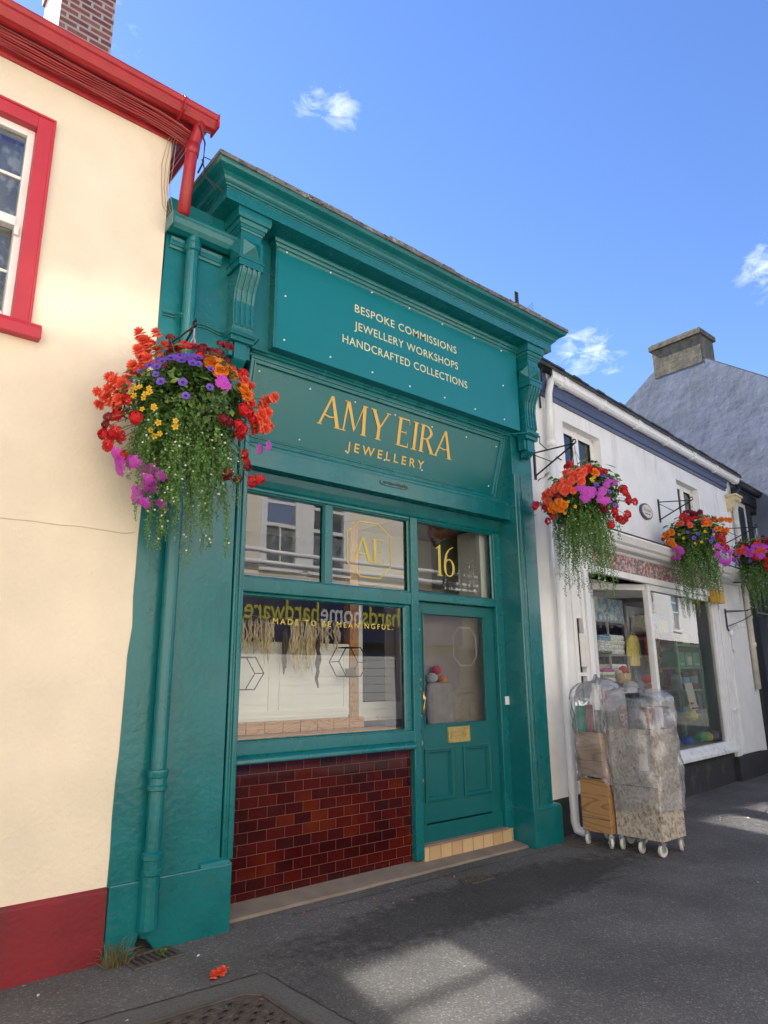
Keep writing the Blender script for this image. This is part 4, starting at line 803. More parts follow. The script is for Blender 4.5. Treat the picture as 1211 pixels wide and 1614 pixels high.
def casement(x0, x1, z0, z1, nm):
    b = MB(T); y0, y1 = .10, .15
    b.box(x0, x0+.05, y0, y1, z0, z1); b.box(x1-.05, x1, y0, y1, z0, z1); b.box(x0, x1, y0, y1, z0, z0+.05); b.box(x0, x1, y0, y1, z1-.05, z1); xm = x0+(x1-x0)*.5
    b.box(xm-.035, xm+.035, y0-.008, y1, z0, z1); 
    for a, c in ((x0+.05, xm-.035), (xm+.035, x1-.05)): b.frame([(0, 0), (0, .015), (.03, .015), (.03, 0)], [(a, y0+.01, z0+.05), (c, y0+.01, z0+.05), (c, y0+.01, z1-.05), (a, y0+.01, z1-.05)], (0, -1, 0))
    w = b.build('window', white, WS, .003)
    b = MB(T); b.box(x0+.05, x1-.05, y0+.025, y0+.03, z0+.05, z1-.05); b.build('pane', glass2, w)
    curtain(x0+.04, x1-.04, .172, z0, z1, w, T=T, m=mat('white_voile', (.82, .82, .82), .9), amp=.008)
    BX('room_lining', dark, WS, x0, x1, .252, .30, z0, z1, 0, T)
casement(.53, 1.45, 3.35, 4.49, 'a'); casement(3.85, 4.72, 3.35, 4.45, 'b')
# shop cornice, printed fascia, window
b = MB(T); pr = [(0, 2.99), (.05, 2.99), (.06, 3.0), (.07, 3.02), (.16, 3.03), (.18, 3.05), (.19, 3.07), (.23, 3.09), (.26, 3.14), (.275, 3.16), (.275, 3.18), (.26, 3.185), (.0, 3.22)]
b.mould(pr, [(.95, .2), (.95, 0), (5.9, 0), (5.9, .2)]); b.build('shop_cornice', white, WS, .002)
b = MB(T); b.prism([(.95, 0, 3.221), (.95, -.28, 3.186), (.95, -.285, 3.196), (.95, 0, 3.24)], (4.95, 0, 0)); b.box(1.0, 1.9, -.02, 0, 3.235, 3.29); b.build('lead_flashing', slate, WS, .002)
b = MB(T); b.box(1.0, 4.98, -.045, 0, 2.78, 2.989); b.build('printed_fascia', floralm, WS)
b = MB(T); b.box(.95, 4.98, -.055, .0, 2.70, 2.779); b.box(.95, 2.4, .0, 1.2, 2.70, 2.76); b.build('fascia_soffit', white, WS, .003)
D0, D1 = Vector((2.42, 0, 0)), Vector((1.74, .46, 0))          # the canted return pane
b = MB(T)
b.box(2.385, 2.465, -.02, .06, .56, 2.70); b.box(4.62, 4.88, -.02, .06, .56, 2.70); b.box(2.465, 4.62, -.02, .05, 2.62, 2.70); b.box(4.70, 4.76, -.035, -.02, .56, 2.70)
b.box(1.70, 1.78, .44, .52, .4, 2.70)
for z0, z1 in ((2.62, 2.70), (.5, .6)):
    b.prism([(D0.x, D0.y, z0), (D1.x, D1.y, z0), (D1.x+.03, D1.y+.045, z0), (D0.x+.03, D0.y+.045, z0)], (0, 0, z1-z0))
wfo = b.build('shop_window_frame', white, WS, .006)
b = MB(T); b.add([(2.465, .02, .58), (4.62, .02, .58), (4.62, .02, 2.62), (2.465, .02, 2.62)], [(0, 1, 2, 3)]); b.build('pane', glass3, wfo)
b = MB(T); b.add([(1.76, .465, .58), (2.40, .03, .58), (2.40, .03, 2.62), (1.76, .465, 2.62)], [(0, 1, 2, 3)]); b.build('return_pane', glass4, wfo)
b = MB(T); b.prism([(2.30, -.10, .43), (2.30, -.10, .47), (2.30, -.02, .575), (2.30, .1, .575), (2.30, .1, .43)], (2.6, 0, 0)); b.build('shop_window_sill', mat('flaking_white_paint', (.72, .72, .71), .6, .1, 8, .5, 60, dirt=.85, dirtcol=(.25, .22, .19), dscale=9), WS, .004)
b = MB(T); b.box(.40, .46, -.025, .05, .5, 2.7); b.box(.60, .66, -.025, .05, .5, 2.7); b.box(.70, .80, -.03, .06, .35, 2.7); b.box(.46, .60, -.02, .05, .5, 1.0); b.box(.46, .60, -.022, .05, 1.52, 1.56); b.build('door_side_frame', white, WS, .004)
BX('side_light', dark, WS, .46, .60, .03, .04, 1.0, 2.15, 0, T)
b = MB(T); b.box(.48, .66, -.034, -.027, 1.62, 1.98); b.build('notice', paper, WS)
# white door / pilaster at the right with panel and batten
b = MB(T); b.box(4.90, 5.10, -.035, 0, .34, 2.70); b.box(5.18, 6.02, -.05, 0, .36, 2.68); b.box(5.10, 5.18, -.02, 0, .34, 2.70); b.box(6.05, 6.30, -.03, 0, .34, 4.64); b.build('side_panelling', white, WS, .006)
b = MB(T); b.box(4.96, 5.06, -.07, -.03, 1.0, 1.05); b.tube([(5.0, -.06, 1.02), (5.12, -.07, 1.02)], .014, 8); b.build('door_bolt', white, WS, .003)
b = MB(T); b.tube([(6.16, -.09, 4.4), (6.15, -.08, 3.0), (6.12, -.08, 1.3)], .045, 12)
for z in (2.45, 1.98): b.tube([(6.145, -.08, z), (6.145, -.08, z+.07)], .055, 12)
b.build('downpipe', mat('cream_pipe_paint', (.66, .62, .53), .6, .15, 7, dirt=.4, dirtcol=(.3, .24, .17), dscale=6), WS, smooth=True)
b = MB(T); b.prism([(6.02, -.17, 4.56), (6.02, -.17, 4.50), (6.02, -.13, 4.47), (6.02, -.10, 4.38), (6.02, -.03, 4.3), (6.02, .0, 4.3), (6.02, 0, 4.56)], (.28, 0, 0)); b.box(5.99, 6.33, -.19, 0, 4.56, 4.60); b.build('rain_hopper', cream2, WS, .006)
b = MB(T); n_ = 20; pts = [(2.60+.19*math.cos(a)*(.85+.15*abs(math.cos(a))), -.002, 3.72+.115*math.sin(a)) for a in [2*math.pi*i/n_ for i in range(n_)]]
b.prism(pts, (0, -.03, 0)); pk = b.build('name_plaque', navyp, WS, .005)
b = MB(T); b.prism([(2.60+(x-2.60)*.84, -.032, 3.72+(z-3.72)*.80) for x, _, z in pts], (0, -.006, 0)); b.build('plaque_face', mat('cream_enamel', (.62, .56, .44), .5, .05), pk)
text('Rochelle', .22, .045, (2.49, -.04, 3.715), navyp, 'plaque_word', pk, T=T); BX('plaque_line', navyp, pk, 2.52, 2.68, -.041, -.039, 3.675, 3.685, 0, T)
b = MB(T); b.box(4.50, 4.80, -.17, -.05, 2.60, 2.80); b.box(4.56, 4.74, -.175, -.17, 2.62, 2.78); b.build('alarm_box', yellowbox, WS, .012)
b = MB(T); b.lathe([(.12, 0), (.12, -.02), (.09, -.04), (.01, -.04)], (5.62, -.28, 2.98), 18, 'Y'); o = b.build('round_trade_sign', white, WS, .004)
b = MB(T); b.frame([(0, 0), (0, .012), (.02, .012), (.02, 0)], [(5.62+.125*math.cos(a), -.29, 2.98+.125*math.sin(a)) for a in [2*math.pi*i/20 for i in range(20)]], (0, -1, 0)); b.tube([(5.62, -.25, 3.0), (5.62, 0, 3.02)], .012, 6); b.build('sign_rim', blackmetal, o)
b = MB(T); b.tube([(5.15, -.04, 2.55), (5.15, -.04, 2.25), (5.17, -.05, 2.2)], .012, 6); b.tube([(5.15, -.04, 2.5), (5.45, -.2, 2.52), (5.9, -.42, 2.62), (6.0, -.45, 2.58)], .008, 6); b.tube([(5.15, -.04, 2.27), (5.45, -.2, 2.38), (5.9, -.42, 2.61)], .007, 6); b.tube([(5.15, -.04, 2.52), (5.4, -.3, 2.52)], .006, 6); b.build('wall_bracket', blackmetal, WS)
b = MB(T); b.box(5.24, 5.42, -.24, -.17, 2.26, 2.32); b.tube([(5.2, -.05, 2.2), (5.25, -.18, 2.27)], .012, 6); b.lathe([(.03, 0), (.04, -.05), (.03, -.09)], (5.2, -.07, 2.22), 10); b.build('security_light', upvc, WS, .008)
b = MB(T); b.tube([(5.2, -.06, 2.14), (5.18, -.06, 1.9), (5.24, -.06, 1.86), (5.24, -.06, 1.92)], .005, 6); b.build('hanging_hook', steel, WS)
# shop interior
b = MB(T); b.box(.8, 5.0, 2.3, 2.35, .0, 2.8); b.box(4.95, 5.0, .06, 2.3, 0, 2.8); b.box(.75, .8, .25, 2.3, 0, 2.8); b.box(.8, 5, 1.2, 2.3, 2.76, 2.8); b.box(2.4, 5, .06, 1.2, 2.76, 2.8); b.build('room_lining', mat('shop_plaster', (.72, .71, .69), .9, .1), WS)
BX('shop_floor', pinem, WS, .8, 4.95, .26, 2.3, .0, .02, 0, T); BX('window_bed', boardw, WS, 2.45, 4.7, .07, .95, .5, .56, .002, T)
# ---- goods
TW = T; T = TW @ Matrix.Translation((.42, -.13, 0))
SHC = mat('grey_shelf', (.34, .35, .36), .6, .1)
def goods(name, label, cat, group=None, loc=(0, 0, 0)):
    return thing(name, label, cat, T @ Vector(loc), group)
sh = goods('shelf_unit', 'grey metal shelf rack of folded fabric behind the canted shop pane', 'shelf', None, (2.3, 1.0, 0))
b = MB(T)
for z in (1.02, 1.42, 1.80, 2.26): b.box(1.85, 2.78, .85, 1.25, z, z+.025)
b.build('shelf', SHC, sh, .002)
b = MB(T)
for x in (1.85, 2.22, 2.76): b.box(x, x+.025, .84, .865, .3, 2.28)
b.build('upright', SHC, sh, .002)
FG = 2.0
fcols = [(.30, .33, .36), (.12, .14, .17), (.42, .46, .48), (.06, .16, .24), (.35, .36, .33), (.20, .015, .06), (.11, .01, .05), (.25, .02, .07), (.33, .28, .22), (.08, .10, .06), (.42, .40, .38), (.16, .02, .10)]
fcols = [tuple(min(.85, q*3.4) for q in c) for c in fcols]
random.seed(41)
def stack(x0, x1, y0, y1, z, cols, lab, th=.035):
    for i, c in enumerate(cols):
        b = MB(T); a = random.uniform(-.015, .015); h = th*random.uniform(.8, 1.15); b.prism([(x0+a, y0+a, z), (x0+a, y0+a-.012, z+h*.5), (x0+a, y0+a, z+h-.002), (x0+a, y1, z+h-.002), (x0+a, y1, z)], (x1-x0, 0, 0)); z += h
        o = b.build('folded_fabric', mat('fabric_%d_%d_%d' % tuple(int(q*100) for q in c), c, .9, .3, 30), None, .006)
        tag(o, lab[i] if i < len(lab) else lab[-1], 'fabric', 'folded fabrics on the shop shelves')
stack(1.88, 2.20, .80, 1.2, 1.826, [fcols[9], fcols[2], fcols[0], fcols[4], fcols[0], fcols[1], fcols[3]], ['dark green fabric at the bottom of the upper stack, canted pane', 'pale blue-grey fabric, second up in the upper stack', 'slate grey fabric in the upper stack under the dotted blue one', 'grey-green fabric in the middle of the upper stack', 'slate fabric above the grey-green one in the upper stack', 'charcoal fabric near the top of the upper stack', 'blue fabric on top of the upper stack of the canted pane'])
stack(1.88, 2.20, .80, 1.2, 1.446, [fcols[10], fcols[8], fcols[9], fcols[2], fcols[11]], ['white-grey fabric at the bottom of the middle stack', 'tan fabric second up in the middle stack', 'olive fabric in the middle of the middle stack', 'pale blue fabric in the middle stack below the plum one', 'plum fabric on top of the middle stack'])
stack(1.88, 2.22, .80, 1.2, 1.046, [fcols[6], fcols[5], fcols[7], fcols[11], fcols[5], fcols[6]], ['dark wine fabric at the bottom of the lowest stack', 'burgundy fabric second up in the lowest stack', 'crimson fabric third up in the lowest stack', 'purple fabric in the lowest stack', 'burgundy fabric next to top of the lowest stack', 'dark wine fabric on top of the lowest stack'], .05)
stack(2.27, 2.74, .88, 1.2, 1.446, [fcols[4], fcols[2], fcols[10], fcols[0]], ['grey-green fabric at the bottom of the right-hand middle stack', 'pale blue fabric second up in the right-hand middle stack', 'white-grey fabric third up in the right-hand middle stack', 'slate fabric on top of the right-hand middle stack'], .06)
stack(2.27, 2.74, .88, 1.2, 1.826, [fcols[2], fcols[10], fcols[8], fcols[0]], ['pale blue fabric at the bottom of the right-hand upper stack', 'white-grey fabric second up in the right-hand upper stack', 'tan fabric third up in the right-hand upper stack', 'slate fabric on top of the right-hand upper stack'], .07)
for i in range(6):
    b = MB(T); x = 1.87+i*.15; b.box(x, x+.138, .85, 1.15, 2.287, 2.60); tag(b.build('pattern_packet', voro_mat('packet_print_%d' % i, [(.55, .65, .70), (.35, .50, .60), (.65, .72, .74), (.28, .38, .45)], 16+i*3, .4), None, .004), ('pale blue pattern packet on the top shelf, %s' % ('leftmost of the row', 'second from the left', 'third from the left', 'third from the right', 'second from the right', 'rightmost of the row')[i]), 'packet', 'pattern packets on the top shelf')
T = TW @ Matrix.Translation((.95, .02, 0))
# yellow top on a hanger
hg = goods('clothes_hanger', 'white wire hanger holding the yellow top in the canted pane', 'hanger', None, (2.37, .62, 2.1)); b = MB(T); b.tube([(2.37, .66, 2.2), (2.40, .66, 2.24), (2.37, .66, 2.27), (2.35, .66, 2.24), (2.37, .66, 2.15), (2.21, .66, 2.05), (2.53, .66, 2.05), (2.37, .66, 2.15)], .006, 6); b.build('wire', upvc, hg)
tp = MB(T); q = [(2.32, 2.11), (2.22, 2.06), (2.15, 1.80), (2.20, 1.78), (2.25, 1.93), (2.24, 1.66), (2.50, 1.66), (2.49, 1.93), (2.54, 1.78), (2.59, 1.80), (2.52, 2.06), (2.42, 2.11), (2.37, 2.09)]
tp.prism([(x, .64, z) for x, z in q], (0, .045, 0)); tag(tp.build('yellow_top', mat('yellow_knit', (.85, .70, .22), .9, .15, 25, .4, 60), None, .008), 'yellow knitted child top hanging in the canted shop pane', 'top')
gd = MB(T); gd.prism([(x, .72, z) for x, z in [(2.60, 2.05), (2.52, 1.95), (2.50, 1.2), (2.85, 1.2), (2.86, 1.98), (2.78, 2.05)]], (0, .05, 0)); tag(gd.build('blue_grey_dress', mat('slate_cloth', (.30, .35, .45), .9, .2, 10), None, .01), 'slate blue dress hanging behind the yellow top', 'dress')
T = TW @ Matrix.Translation((.60, -.12, 0))
bk = goods('wicker_basket', 'small wicker basket on the middle shelf holding red yarn', 'basket', None, (2.2, .72, 1.45)); b = MB(T); b.lathe([(.07, 1.44), (.095, 1.50), (.105, 1.56), (.10, 1.56), (.085, 1.50)], (2.2, .74, 0), 14); b.build('weave', mat('wicker', (.60, .42, .22), .8, .4, 60, .6, 90), bk)
yarn(T @ Vector((2.20, .74, 1.61)), .055, (.62, .02, .03), 'bright red yarn ball sitting in the wicker basket'); yarn(T @ Vector((2.14, .78, 1.57)), .045, (.55, .58, .52), 'off-white yarn ball tucked in the wicker basket')
T = TW
yarn(T @ Vector((2.72, .5, 1.38)), .09, (.48, .50, .47), 'large grey-white yarn ball in a net below the yellow top'); yarn(T @ Vector((3.02, .4, 1.48)), .065, (.60, .05, .03), 'bright red yarn ball beside the white mullion'); yarn(T @ Vector((3.02, .4, 1.34)), .06, (.45, .12, .05), 'rust yarn ball under the red one by the mullion')
T = TW @ Matrix.Translation((.5, -.17, 0))
# goods in the big pane: green trolley rack with boxes, yarn, card
gr_ = mat('green_metal', (.28, .52, .30), .5, .15)
rk = goods('green_rack', 'green metal storage rack standing in the large shop window', 'rack', None, (3.7, .6, .56)); b = MB(T)
for x in (3.25, 4.15):
    for y in (.40, .75): b.box(x, x+.03, y, y+.03, .56, 2.05)
b.build('upright', gr_, rk, .003)
b = MB(T)
for z in (.95, 1.30, 1.62, 1.95): b.box(3.25, 4.18, .40, .78, z, z+.02)
b.build('shelf', gr_, rk, .003)
for i, (x0, x1, lab) in enumerate(((3.30, 3.54, 'left green drawer box on the rack shelf'), (3.58, 3.84, 'middle green drawer box with a white ticket'), (3.88, 4.13, 'right green drawer box on the rack shelf'))):
    t = goods('drawer_box', lab, 'box', 'green drawer boxes on the rack', (x0, .5, 1.64)); b = MB(T); b.box(x0, x1, .42, .72, 1.642, 1.86); b.build('body', mat('green_plastic', (.18, .45, .24), .4, .1), t, .008)
    b = MB(T); b.box(x0+.05, x1-.05, .412, .42, 1.68, 1.80 if i == 1 else 1.70); b.build('ticket', paper, t)
cans = [((3.36, .5, 1.32), .07, .2, (.48, .50, .50), 'white pot on the rack under the drawer boxes'), ((3.62, .5, 1.32), .085, .24, (.03, .08, .07), 'dark green reel on the rack with a pale blue band'), ((3.92, .5, 1.32), .085, .26, (.22, .05, .03), 'brown red reel on the rack with a pale blue band')]
for c, r, h, col, lab in cans:
    t = goods('thread_reel', lab, 'reel', 'reels on the green rack', c); b = MB(T); b.lathe([(r, 0), (r, h), (r*.8, h+.01)], c, 16); b.build('body', mat('reel_%d' % int(col[0]*100+col[1]*1000), col, .6, .2, 20), t)
    b = MB(T); b.lathe([(r+.003, h*.35), (r+.003, h*.75)], c, 16); b.build('band', mat('pale_blue_band', (.28, .42, .50), .5), t)
ycols = [((3.0, .30, .66), .075, (.05, .12, .38), 'royal blue yarn ball at the left front of the big window'), ((3.2, .28, .97), .08, (.62, .45, .06), 'mustard yarn ball on the rack front by the price card'), ((3.5, .30, .67), .08, (.12, .32, .16), 'green yarn ball on the window bed'), ((3.75, .30, .66), .075, (.66, .55, .10), 'lemon yarn ball on the window bed'), ((4.0, .32, .67), .08, (.16, .11, .17), 'mauve yarn ball on the window bed'), ((3.45, .5, 1.02), .07, (.06, .16, .40), 'blue yarn ball on the lowest rack shelf'), ((3.72, .5, 1.03), .08, (.58, .42, .07), 'gold yarn ball on the lowest rack shelf'), ((3.98, .5, 1.03), .08, (.14, .10, .16), 'dusky purple yarn ball on the lowest rack shelf'), ((2.75, .5, 1.12), .09, (.36, .28, .20), 'oatmeal yarn ball just right of the mullion'), ((4.35, .35, .68), .07, (.35, .08, .05), 'rust yarn ball at the right end of the window bed'), ((4.2, .3, .66), .06, (.5, .52, .5), 'white yarn ball at the right end of the window bed')]
for c, r, col, lab in ycols: yarn(T @ Vector(c), r, tuple(min(.88, q*2.4+.02) for q in col), lab)
b = MB(T); b.prism([(3.05, .22, 1.05), (3.32, .22, 1.05), (3.32, .27, 1.42), (3.05, .27, 1.42)], (0, .006, 0)); pc = b.build('price_card', paper, None); tag(pc, 'white card with red marks propped in the large shop window', 'card')
b = MB(T); b.box(3.08, 3.16, .212, .222, 1.13, 1.16); b.box(3.08, 3.28, .20, .218, 1.07, 1.085); b.build('card_mark', mat('red_print', (.5, .05, .05), .6), pc)
for i, (x, z, c, lab) in enumerate(((3.35, 1.975, (.35, .03, .05), 'red folded cloth pile on the green rack top'), (3.68, 1.975, (.45, .38, .12), 'yellow folded cloth pile on the green rack top'), (3.98, 1.975, (.30, .05, .06), 'dark red folded cloth pile on the green rack top'))):
    b = MB(T); 
    for k in range(4): b.box(x-.14+.01*k, x+.14-.008*k, .42+.01*(k % 2), .74, z+k*.04, z+k*.04+.037)
    tag(b.build('cloth_pile', mat('pile_%d' % i, c, .9, .3, 20), None, .012), lab, 'fabric', 'cloth piles on the green rack')
T = TW @ Matrix.Translation((.85, 0, 0)); b = MB(T); b.prism([(x, .45, z) for x, z in [(2.62, 2.25), (2.56, 2.0), (2.58, 1.55), (2.88, 1.55), (2.90, 2.0), (2.84, 2.25), (2.73, 2.3)]], (0, .09, 0)); tag(b.build('patterned_jacket', voro_mat('jacket_print', [(.04, .04, .04), (.28, .13, .06), (.08, .16, .12), (.40, .24, .15)], 22, .9), None, .02), 'dark patterned jacket hanging right of the white mullion', 'jacket')
T = TW @ Matrix.Translation((.35, -.15, 0)); b = MB(T)
for k in range(6): b.tube([(4.30, .45, .62), (4.30+.03*k-.07, .47, 1.1), (4.32+.06*k-.15, .5, 1.5+.05*k)], .014, 6)
tag(b.build('green_ribbon_bundle', mat('mint_ribbon', (.20, .42, .32), .6), None, smooth=True), 'pale green ribbons hanging at the right of the window', 'ribbon')
T = TW
BX('display_side', boardw, WS, 4.79, 4.81, .06, .70, .57, 2.62, 0, TW)
pk_c = [((.55, .10, .12), 'red'), ((.62, .50, .14), 'ochre'), ((.20, .36, .55), 'blue'), ((.60, .58, .52), 'cream'), ((.45, .18, .40), 'purple'), ((.25, .45, .28), 'green'), ((.65, .35, .30), 'salmon'), ((.35, .33, .32), 'grey'), ((.62, .25, .06), 'orange')]
random.seed(88)
wr = thing('wool_shelf', 'wooden wall shelf of wool packs behind the green rack', 'shelf', T @ Vector((4.2, .8, 0)))
b = MB(T)
for z in (.98, 1.38, 1.78, 2.18): b.box(3.90, 5.0, .72, 1.0, z-.03, z)
b.build('board', pinem, wr, .002); b = MB(T); b.box(3.88, 5.02, 1.0, 1.03, .5, 2.6); b.build('shelf_back', boardw, wr)
for ri, z in enumerate((.98, 1.38, 1.78, 2.18)):
    for k in range(3, 9):
        c, cn = pk_c[(k*4+ri*3) % 9]; x = 3.38+k*.178; h = random.uniform(.22, .33); b = MB(T); b.box(x, x+.165, .73+random.uniform(0, .03), .98, z, z+h)
        o = b.build('wool_pack', mat('wool_'+cn, tuple(min(.9, q*1.35) for q in c), .9, .25, 30, .5, 60), None, .03, seg=3); tag(o, '%s wool pack, %s in the %s row of the wool shelf' % (cn, ('', '', '', 'leftmost', 'second from the left', 'third from the left', 'third from the right', 'second from the right', 'rightmost')[k], ('bottom', 'second lowest', 'second highest', 'top')[ri]), 'wool', 'wool packs on the wall shelf')
b = MB(T); b.box(2.6, 4.9, 1.6, 1.9, .3, 2.4); tag(b.build('stock_cabinet', mat('dark_stock', (.20, .17, .14), .8, .6, 9), None, .01), 'dark cabinet of stock at the back of the shop', 'cabinet')

# ================================================================ BLACK FRONTED SHOP, BLUE-GREY HOUSE
BS = thing('black_fronted_shop', 'shop with black gutter and black window frames past the white shop', 'shop', T @ Vector((7.7, 0, 0)))
b = MB(T); wall_holes(b, 6.36, 9.6, 0, 4.72, [(7.15, 8.3, 3.5, 4.55), (6.75, 9.3, .5, 2.6)]); b.build('wall', mat('grey_white_render', (.55, .57, .62), .85, .1, 3, .3, 20), BS)
b = MB(T); b.box(6.36, 9.6, -.05, 0, 2.62, 3.2); b.box(6.40, 6.75, -.04, 0, 0, 2.62); b.box(6.75, 9.3, -.03, .1, 0, .5); b.box(6.75, 6.82, -.03, .1, .5, 2.6); b.box(7.55, 7.62, -.03, .1, .5, 2.6); b.box(9.2, 9.6, -.03, .1, .5, 2.6); b.box(6.36, 9.6, -.07, 0, 4.60, 4.80); b.build('shopfront', blackp, BS, .008)
b = MB(T); b.frame([(0, 0), (0, .05), (.10, .05), (.10, -.1), (0, -.1)], [(7.05, 0, 3.42), (8.4, 0, 3.42), (8.4, 0, 4.59), (7.05, 0, 4.59)], (0, -1, 0)); b.box(7.68, 7.75, .02, .08, 3.5, 4.5); b.box(6.55, 6.85, -.03, 0, 3.42, 4.5); b.build('window_frame', blackp, BS, .006)
b = MB(T); b.box(7.15, 8.3, .05, .055, 3.5, 4.5); b.build('pane', glass2, BS); b = MB(T); b.box(6.82, 9.2, .04, .045, .5, 2.6); b.build('shop_pane', glass, BS)
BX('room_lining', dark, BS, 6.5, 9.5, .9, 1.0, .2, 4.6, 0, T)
b = MB(T); b.tube([(6.36, -.12, 4.86), (9.6, -.12, 4.86)], .065, 12); b.tube([(6.36, -.12, 4.82), (6.33, -.13, 4.72), (6.25, -.1, 4.68), (6.18, -.1, 4.60)], .04, 10); b.build('gutter', blackp, BS, smooth=True)
b = MB(T); b.prism([(6.34, -.2, 4.90), (6.34, 2.9, 6.7), (6.34, 2.9, 6.65), (6.34, -.2, 4.86)], (3.3, 0, 0)); b.build('roof', slate, BS)
BH = thing('blue_grey_house', 'tall blue-grey rendered house gable with a mossy chimney above the shop roofs', 'house', (13.5, 6.2, 0))
b = MB(); q = [(13.5, 3.9, 0), (13.5, 8.5, 0), (13.5, 8.5, 6.88), (13.5, 6.85, 8.03), (13.5, 6.2, 8.38), (13.5, 5.6, 7.93), (13.5, 3.9, 6.64)]; b.prism(q, (8, 0, 0)); b.build('wall', lilac, BH)
b = MB()
for (y0, z0), (y1, z1) in (((8.8, 6.69), (6.2, 8.385)), ((6.2, 8.385), (3.6, 6.41))): b.prism([(13.502, y0, z0), (13.502, y1, z1), (13.502, y1, z1+.03), (13.502, y0, z0+.03)], (8.1, 0, 0))
b.build('roof', slate, BH)
b = MB(); b.box(13.49, 14.1, 5.68, 6.76, 7.9, 8.55); b.box(13.44, 14.15, 5.63, 6.81, 8.55, 8.66); b.box(13.47, 14.12, 5.66, 6.78, 8.66, 8.70); ch = b.build('chimney', mossy, BH, .01)
b = MB()
for y in (5.95, 6.25, 6.52): b.lathe([(.09, 0), (.085, .06), (.075, .32), (.10, .36)], (13.8, y, 8.70), 10)
b.build('chimney_pot', mossy, ch) if False else None
# a roof aerial behind the cornice (its foot is on the rear roof)
AE = thing('tv_aerial', 'thin television aerial on the roof behind the teal cornice', 'aerial', P(812, 500, 6.6)); q = P(812, 470, 6.6); b = MB()
b.tube([(q.x, 6.6, 5.06), (q.x, 6.6, q.z+.12)], .012, 6); b.build('mast', blackmetal, AE); b = MB()
for k in range(5): b.box(q.x-.05, q.x+.05, 6.56, 6.58, q.z-.10+k*.045, q.z-.075+k*.045)
for k in range(4): b.tube([(q.x+.1, 6.6-.3, q.z-.18-.05*k), (q.x+.28, 6.6+.1, q.z-.18-.04*k)], .004, 4)
b.tube([(q.x, 6.6, q.z-.15), (q.x+.3, 6.6, q.z-.22)], .006, 5); b.build('element', blackmetal, AE)

# ================================================================ ACROSS THE STREET (seen in the glass, and lighting the shade)
YO = -2.0
OH = thing('hardware_shop', 'cream building across the street with navy hardware shop fascia, seen reflected', 'shop', (7, YO, 0))
Tq = Matrix.Translation((0, YO, 0)) @ Matrix.Rotation(math.pi, 4, 'Z')      # local x runs to -x, -y faces our side (+y)
WX = [(6.32, 7.06), (7.40, 8.25)]
ups = [(-1.9, -1.0), (1.22, 2.10), (6.32, 7.06), (7.40, 8.25), (11.2, 12.0), (13.6, 14.5), (16.5, 17.4), (20, 21), (23, 24), (27, 28), (32, 33), (38, 39)]
WTOP = lambda x0: 6.1 if 6 < x0 < 8.3 else 5.46
b = MB(Tq); wall_holes(b, -10.1, 14, 3.25, 6.6, [(-x1, -x0, 3.62, WTOP(x0)) for x0, x1 in ups if x1 < 10], 0, .3); b.box(-4.6, 14, 0, .3, 0, 3.25); b.build('wall', oppcream, OH)
TL = thing('added_tall_house', 'unseen tall house added across the street to throw light bands on the cream wall', 'house', (-3, YO, 0))  # out of view, added so its high panes reflect sun onto the cream wall
b = MB(Tq); wall_holes(b, -.7, 9, 6.62, 11.6, [(-.45, .6, 10.12, 10.62), (1.5, 2.6, 10.0, 10.9), (.7, 2.5, 8.35, 8.95)], .02, .3); b.box(-.7, 9, .3, 7, 6.7, 11.6); b.box(-.8, 9.1, -.1, 7.1, 11.6, 11.75); b.build('wall', oppcream, TL)
b = MB(Tq); b.box(-.45, .6, .10, .12, 10.12, 10.62); b.box(1.5, 2.6, .10, .12, 10.0, 10.9); b.box(.7, 2.5, .10, .12, 8.35, 8.95); b.build('upper_pane', softmirror, TL)
GH = thing('grey_house', 'dull grey-green rendered house across the street, seen only in the fanlight', 'house', (11.6, YO, 0))
BX('wall', mat('grey_green_render', (.085, .085, .07), .9, .1), GH, 10.1, 13.1, YO-.3, YO-.005, 2.2, 6.4, 0)
TH = thing('white_terrace', 'white terrace across the street with dark shopfronts, seen in the haberdashery glass', 'houses', (20, YO, 0))
b = MB(Tq); wall_holes(b, -60, -13.1, 3.1, 6.6, [(-x1, -x0, 3.62, 5.46) for x0, x1 in ups if x0 > 13.1], 0, .3); b.build('wall', mat('terrace_white_render', (.70, .70, .68), .85, .05), TH)
b = MB(Tq); b.box(-60, -11.5, -.03, .3, 0, 2.2); b.box(-60, -13.1, -.05, .3, 2.2, 3.1); b.build('shopfront', mat('dark_shopfront', (.03, .032, .036), .5, .5, 1.5), TH)
fr_ = MB(Tq); gl_ = MB(Tq); cu_ = MB(Tq)
for x0, x1 in ups:
    a, c = -x1, -x0
    for u, v, w_, z in ((a-.10, a+.05, 3.52, WTOP(x0)+.04), (c-.05, c+.10, 3.52, WTOP(x0)+.04)): fr_.box(u, v, -.03, .1, w_, z)
    tz = WTOP(x0)-.04; fr_.box(a-.1, c+.1, -.03, .1, tz, tz+.13); fr_.box(a-.12, c+.12, -.06, .1, 3.52, 3.64); fr_.box(a, c, -.01, .08, 4.40, 4.47); fr_.box(a, c, -.005, .07, 4.86, 4.92); fr_.box((a+c)/2-.015, (a+c)/2+.015, .0, .08, 3.64, 4.40)
    gl_.box(a, c, .02, .03, 4.47, tz); cu_.box(a, c, .04, .05, 3.64, 4.40)
fr_.box(-7.44, -7.02, -.025, .1, 3.5, 6.12)
wo = fr_.build('sash_window', white, OH, .006); gl_.build('upper_pane', mirrorg, wo); cu_.build('lower_pane', mat('curtained_glass', (.16, .17, .18), .2, .5, 12), wo)
b = MB(Tq); b.box(-11.5, -4.6, -.18, 0, 2.24, 3.22); b.box(-11.5, -4.6, -.0, .1, 2.0, 2.24); b.build('navy_fascia', navyopp, OH, .01)
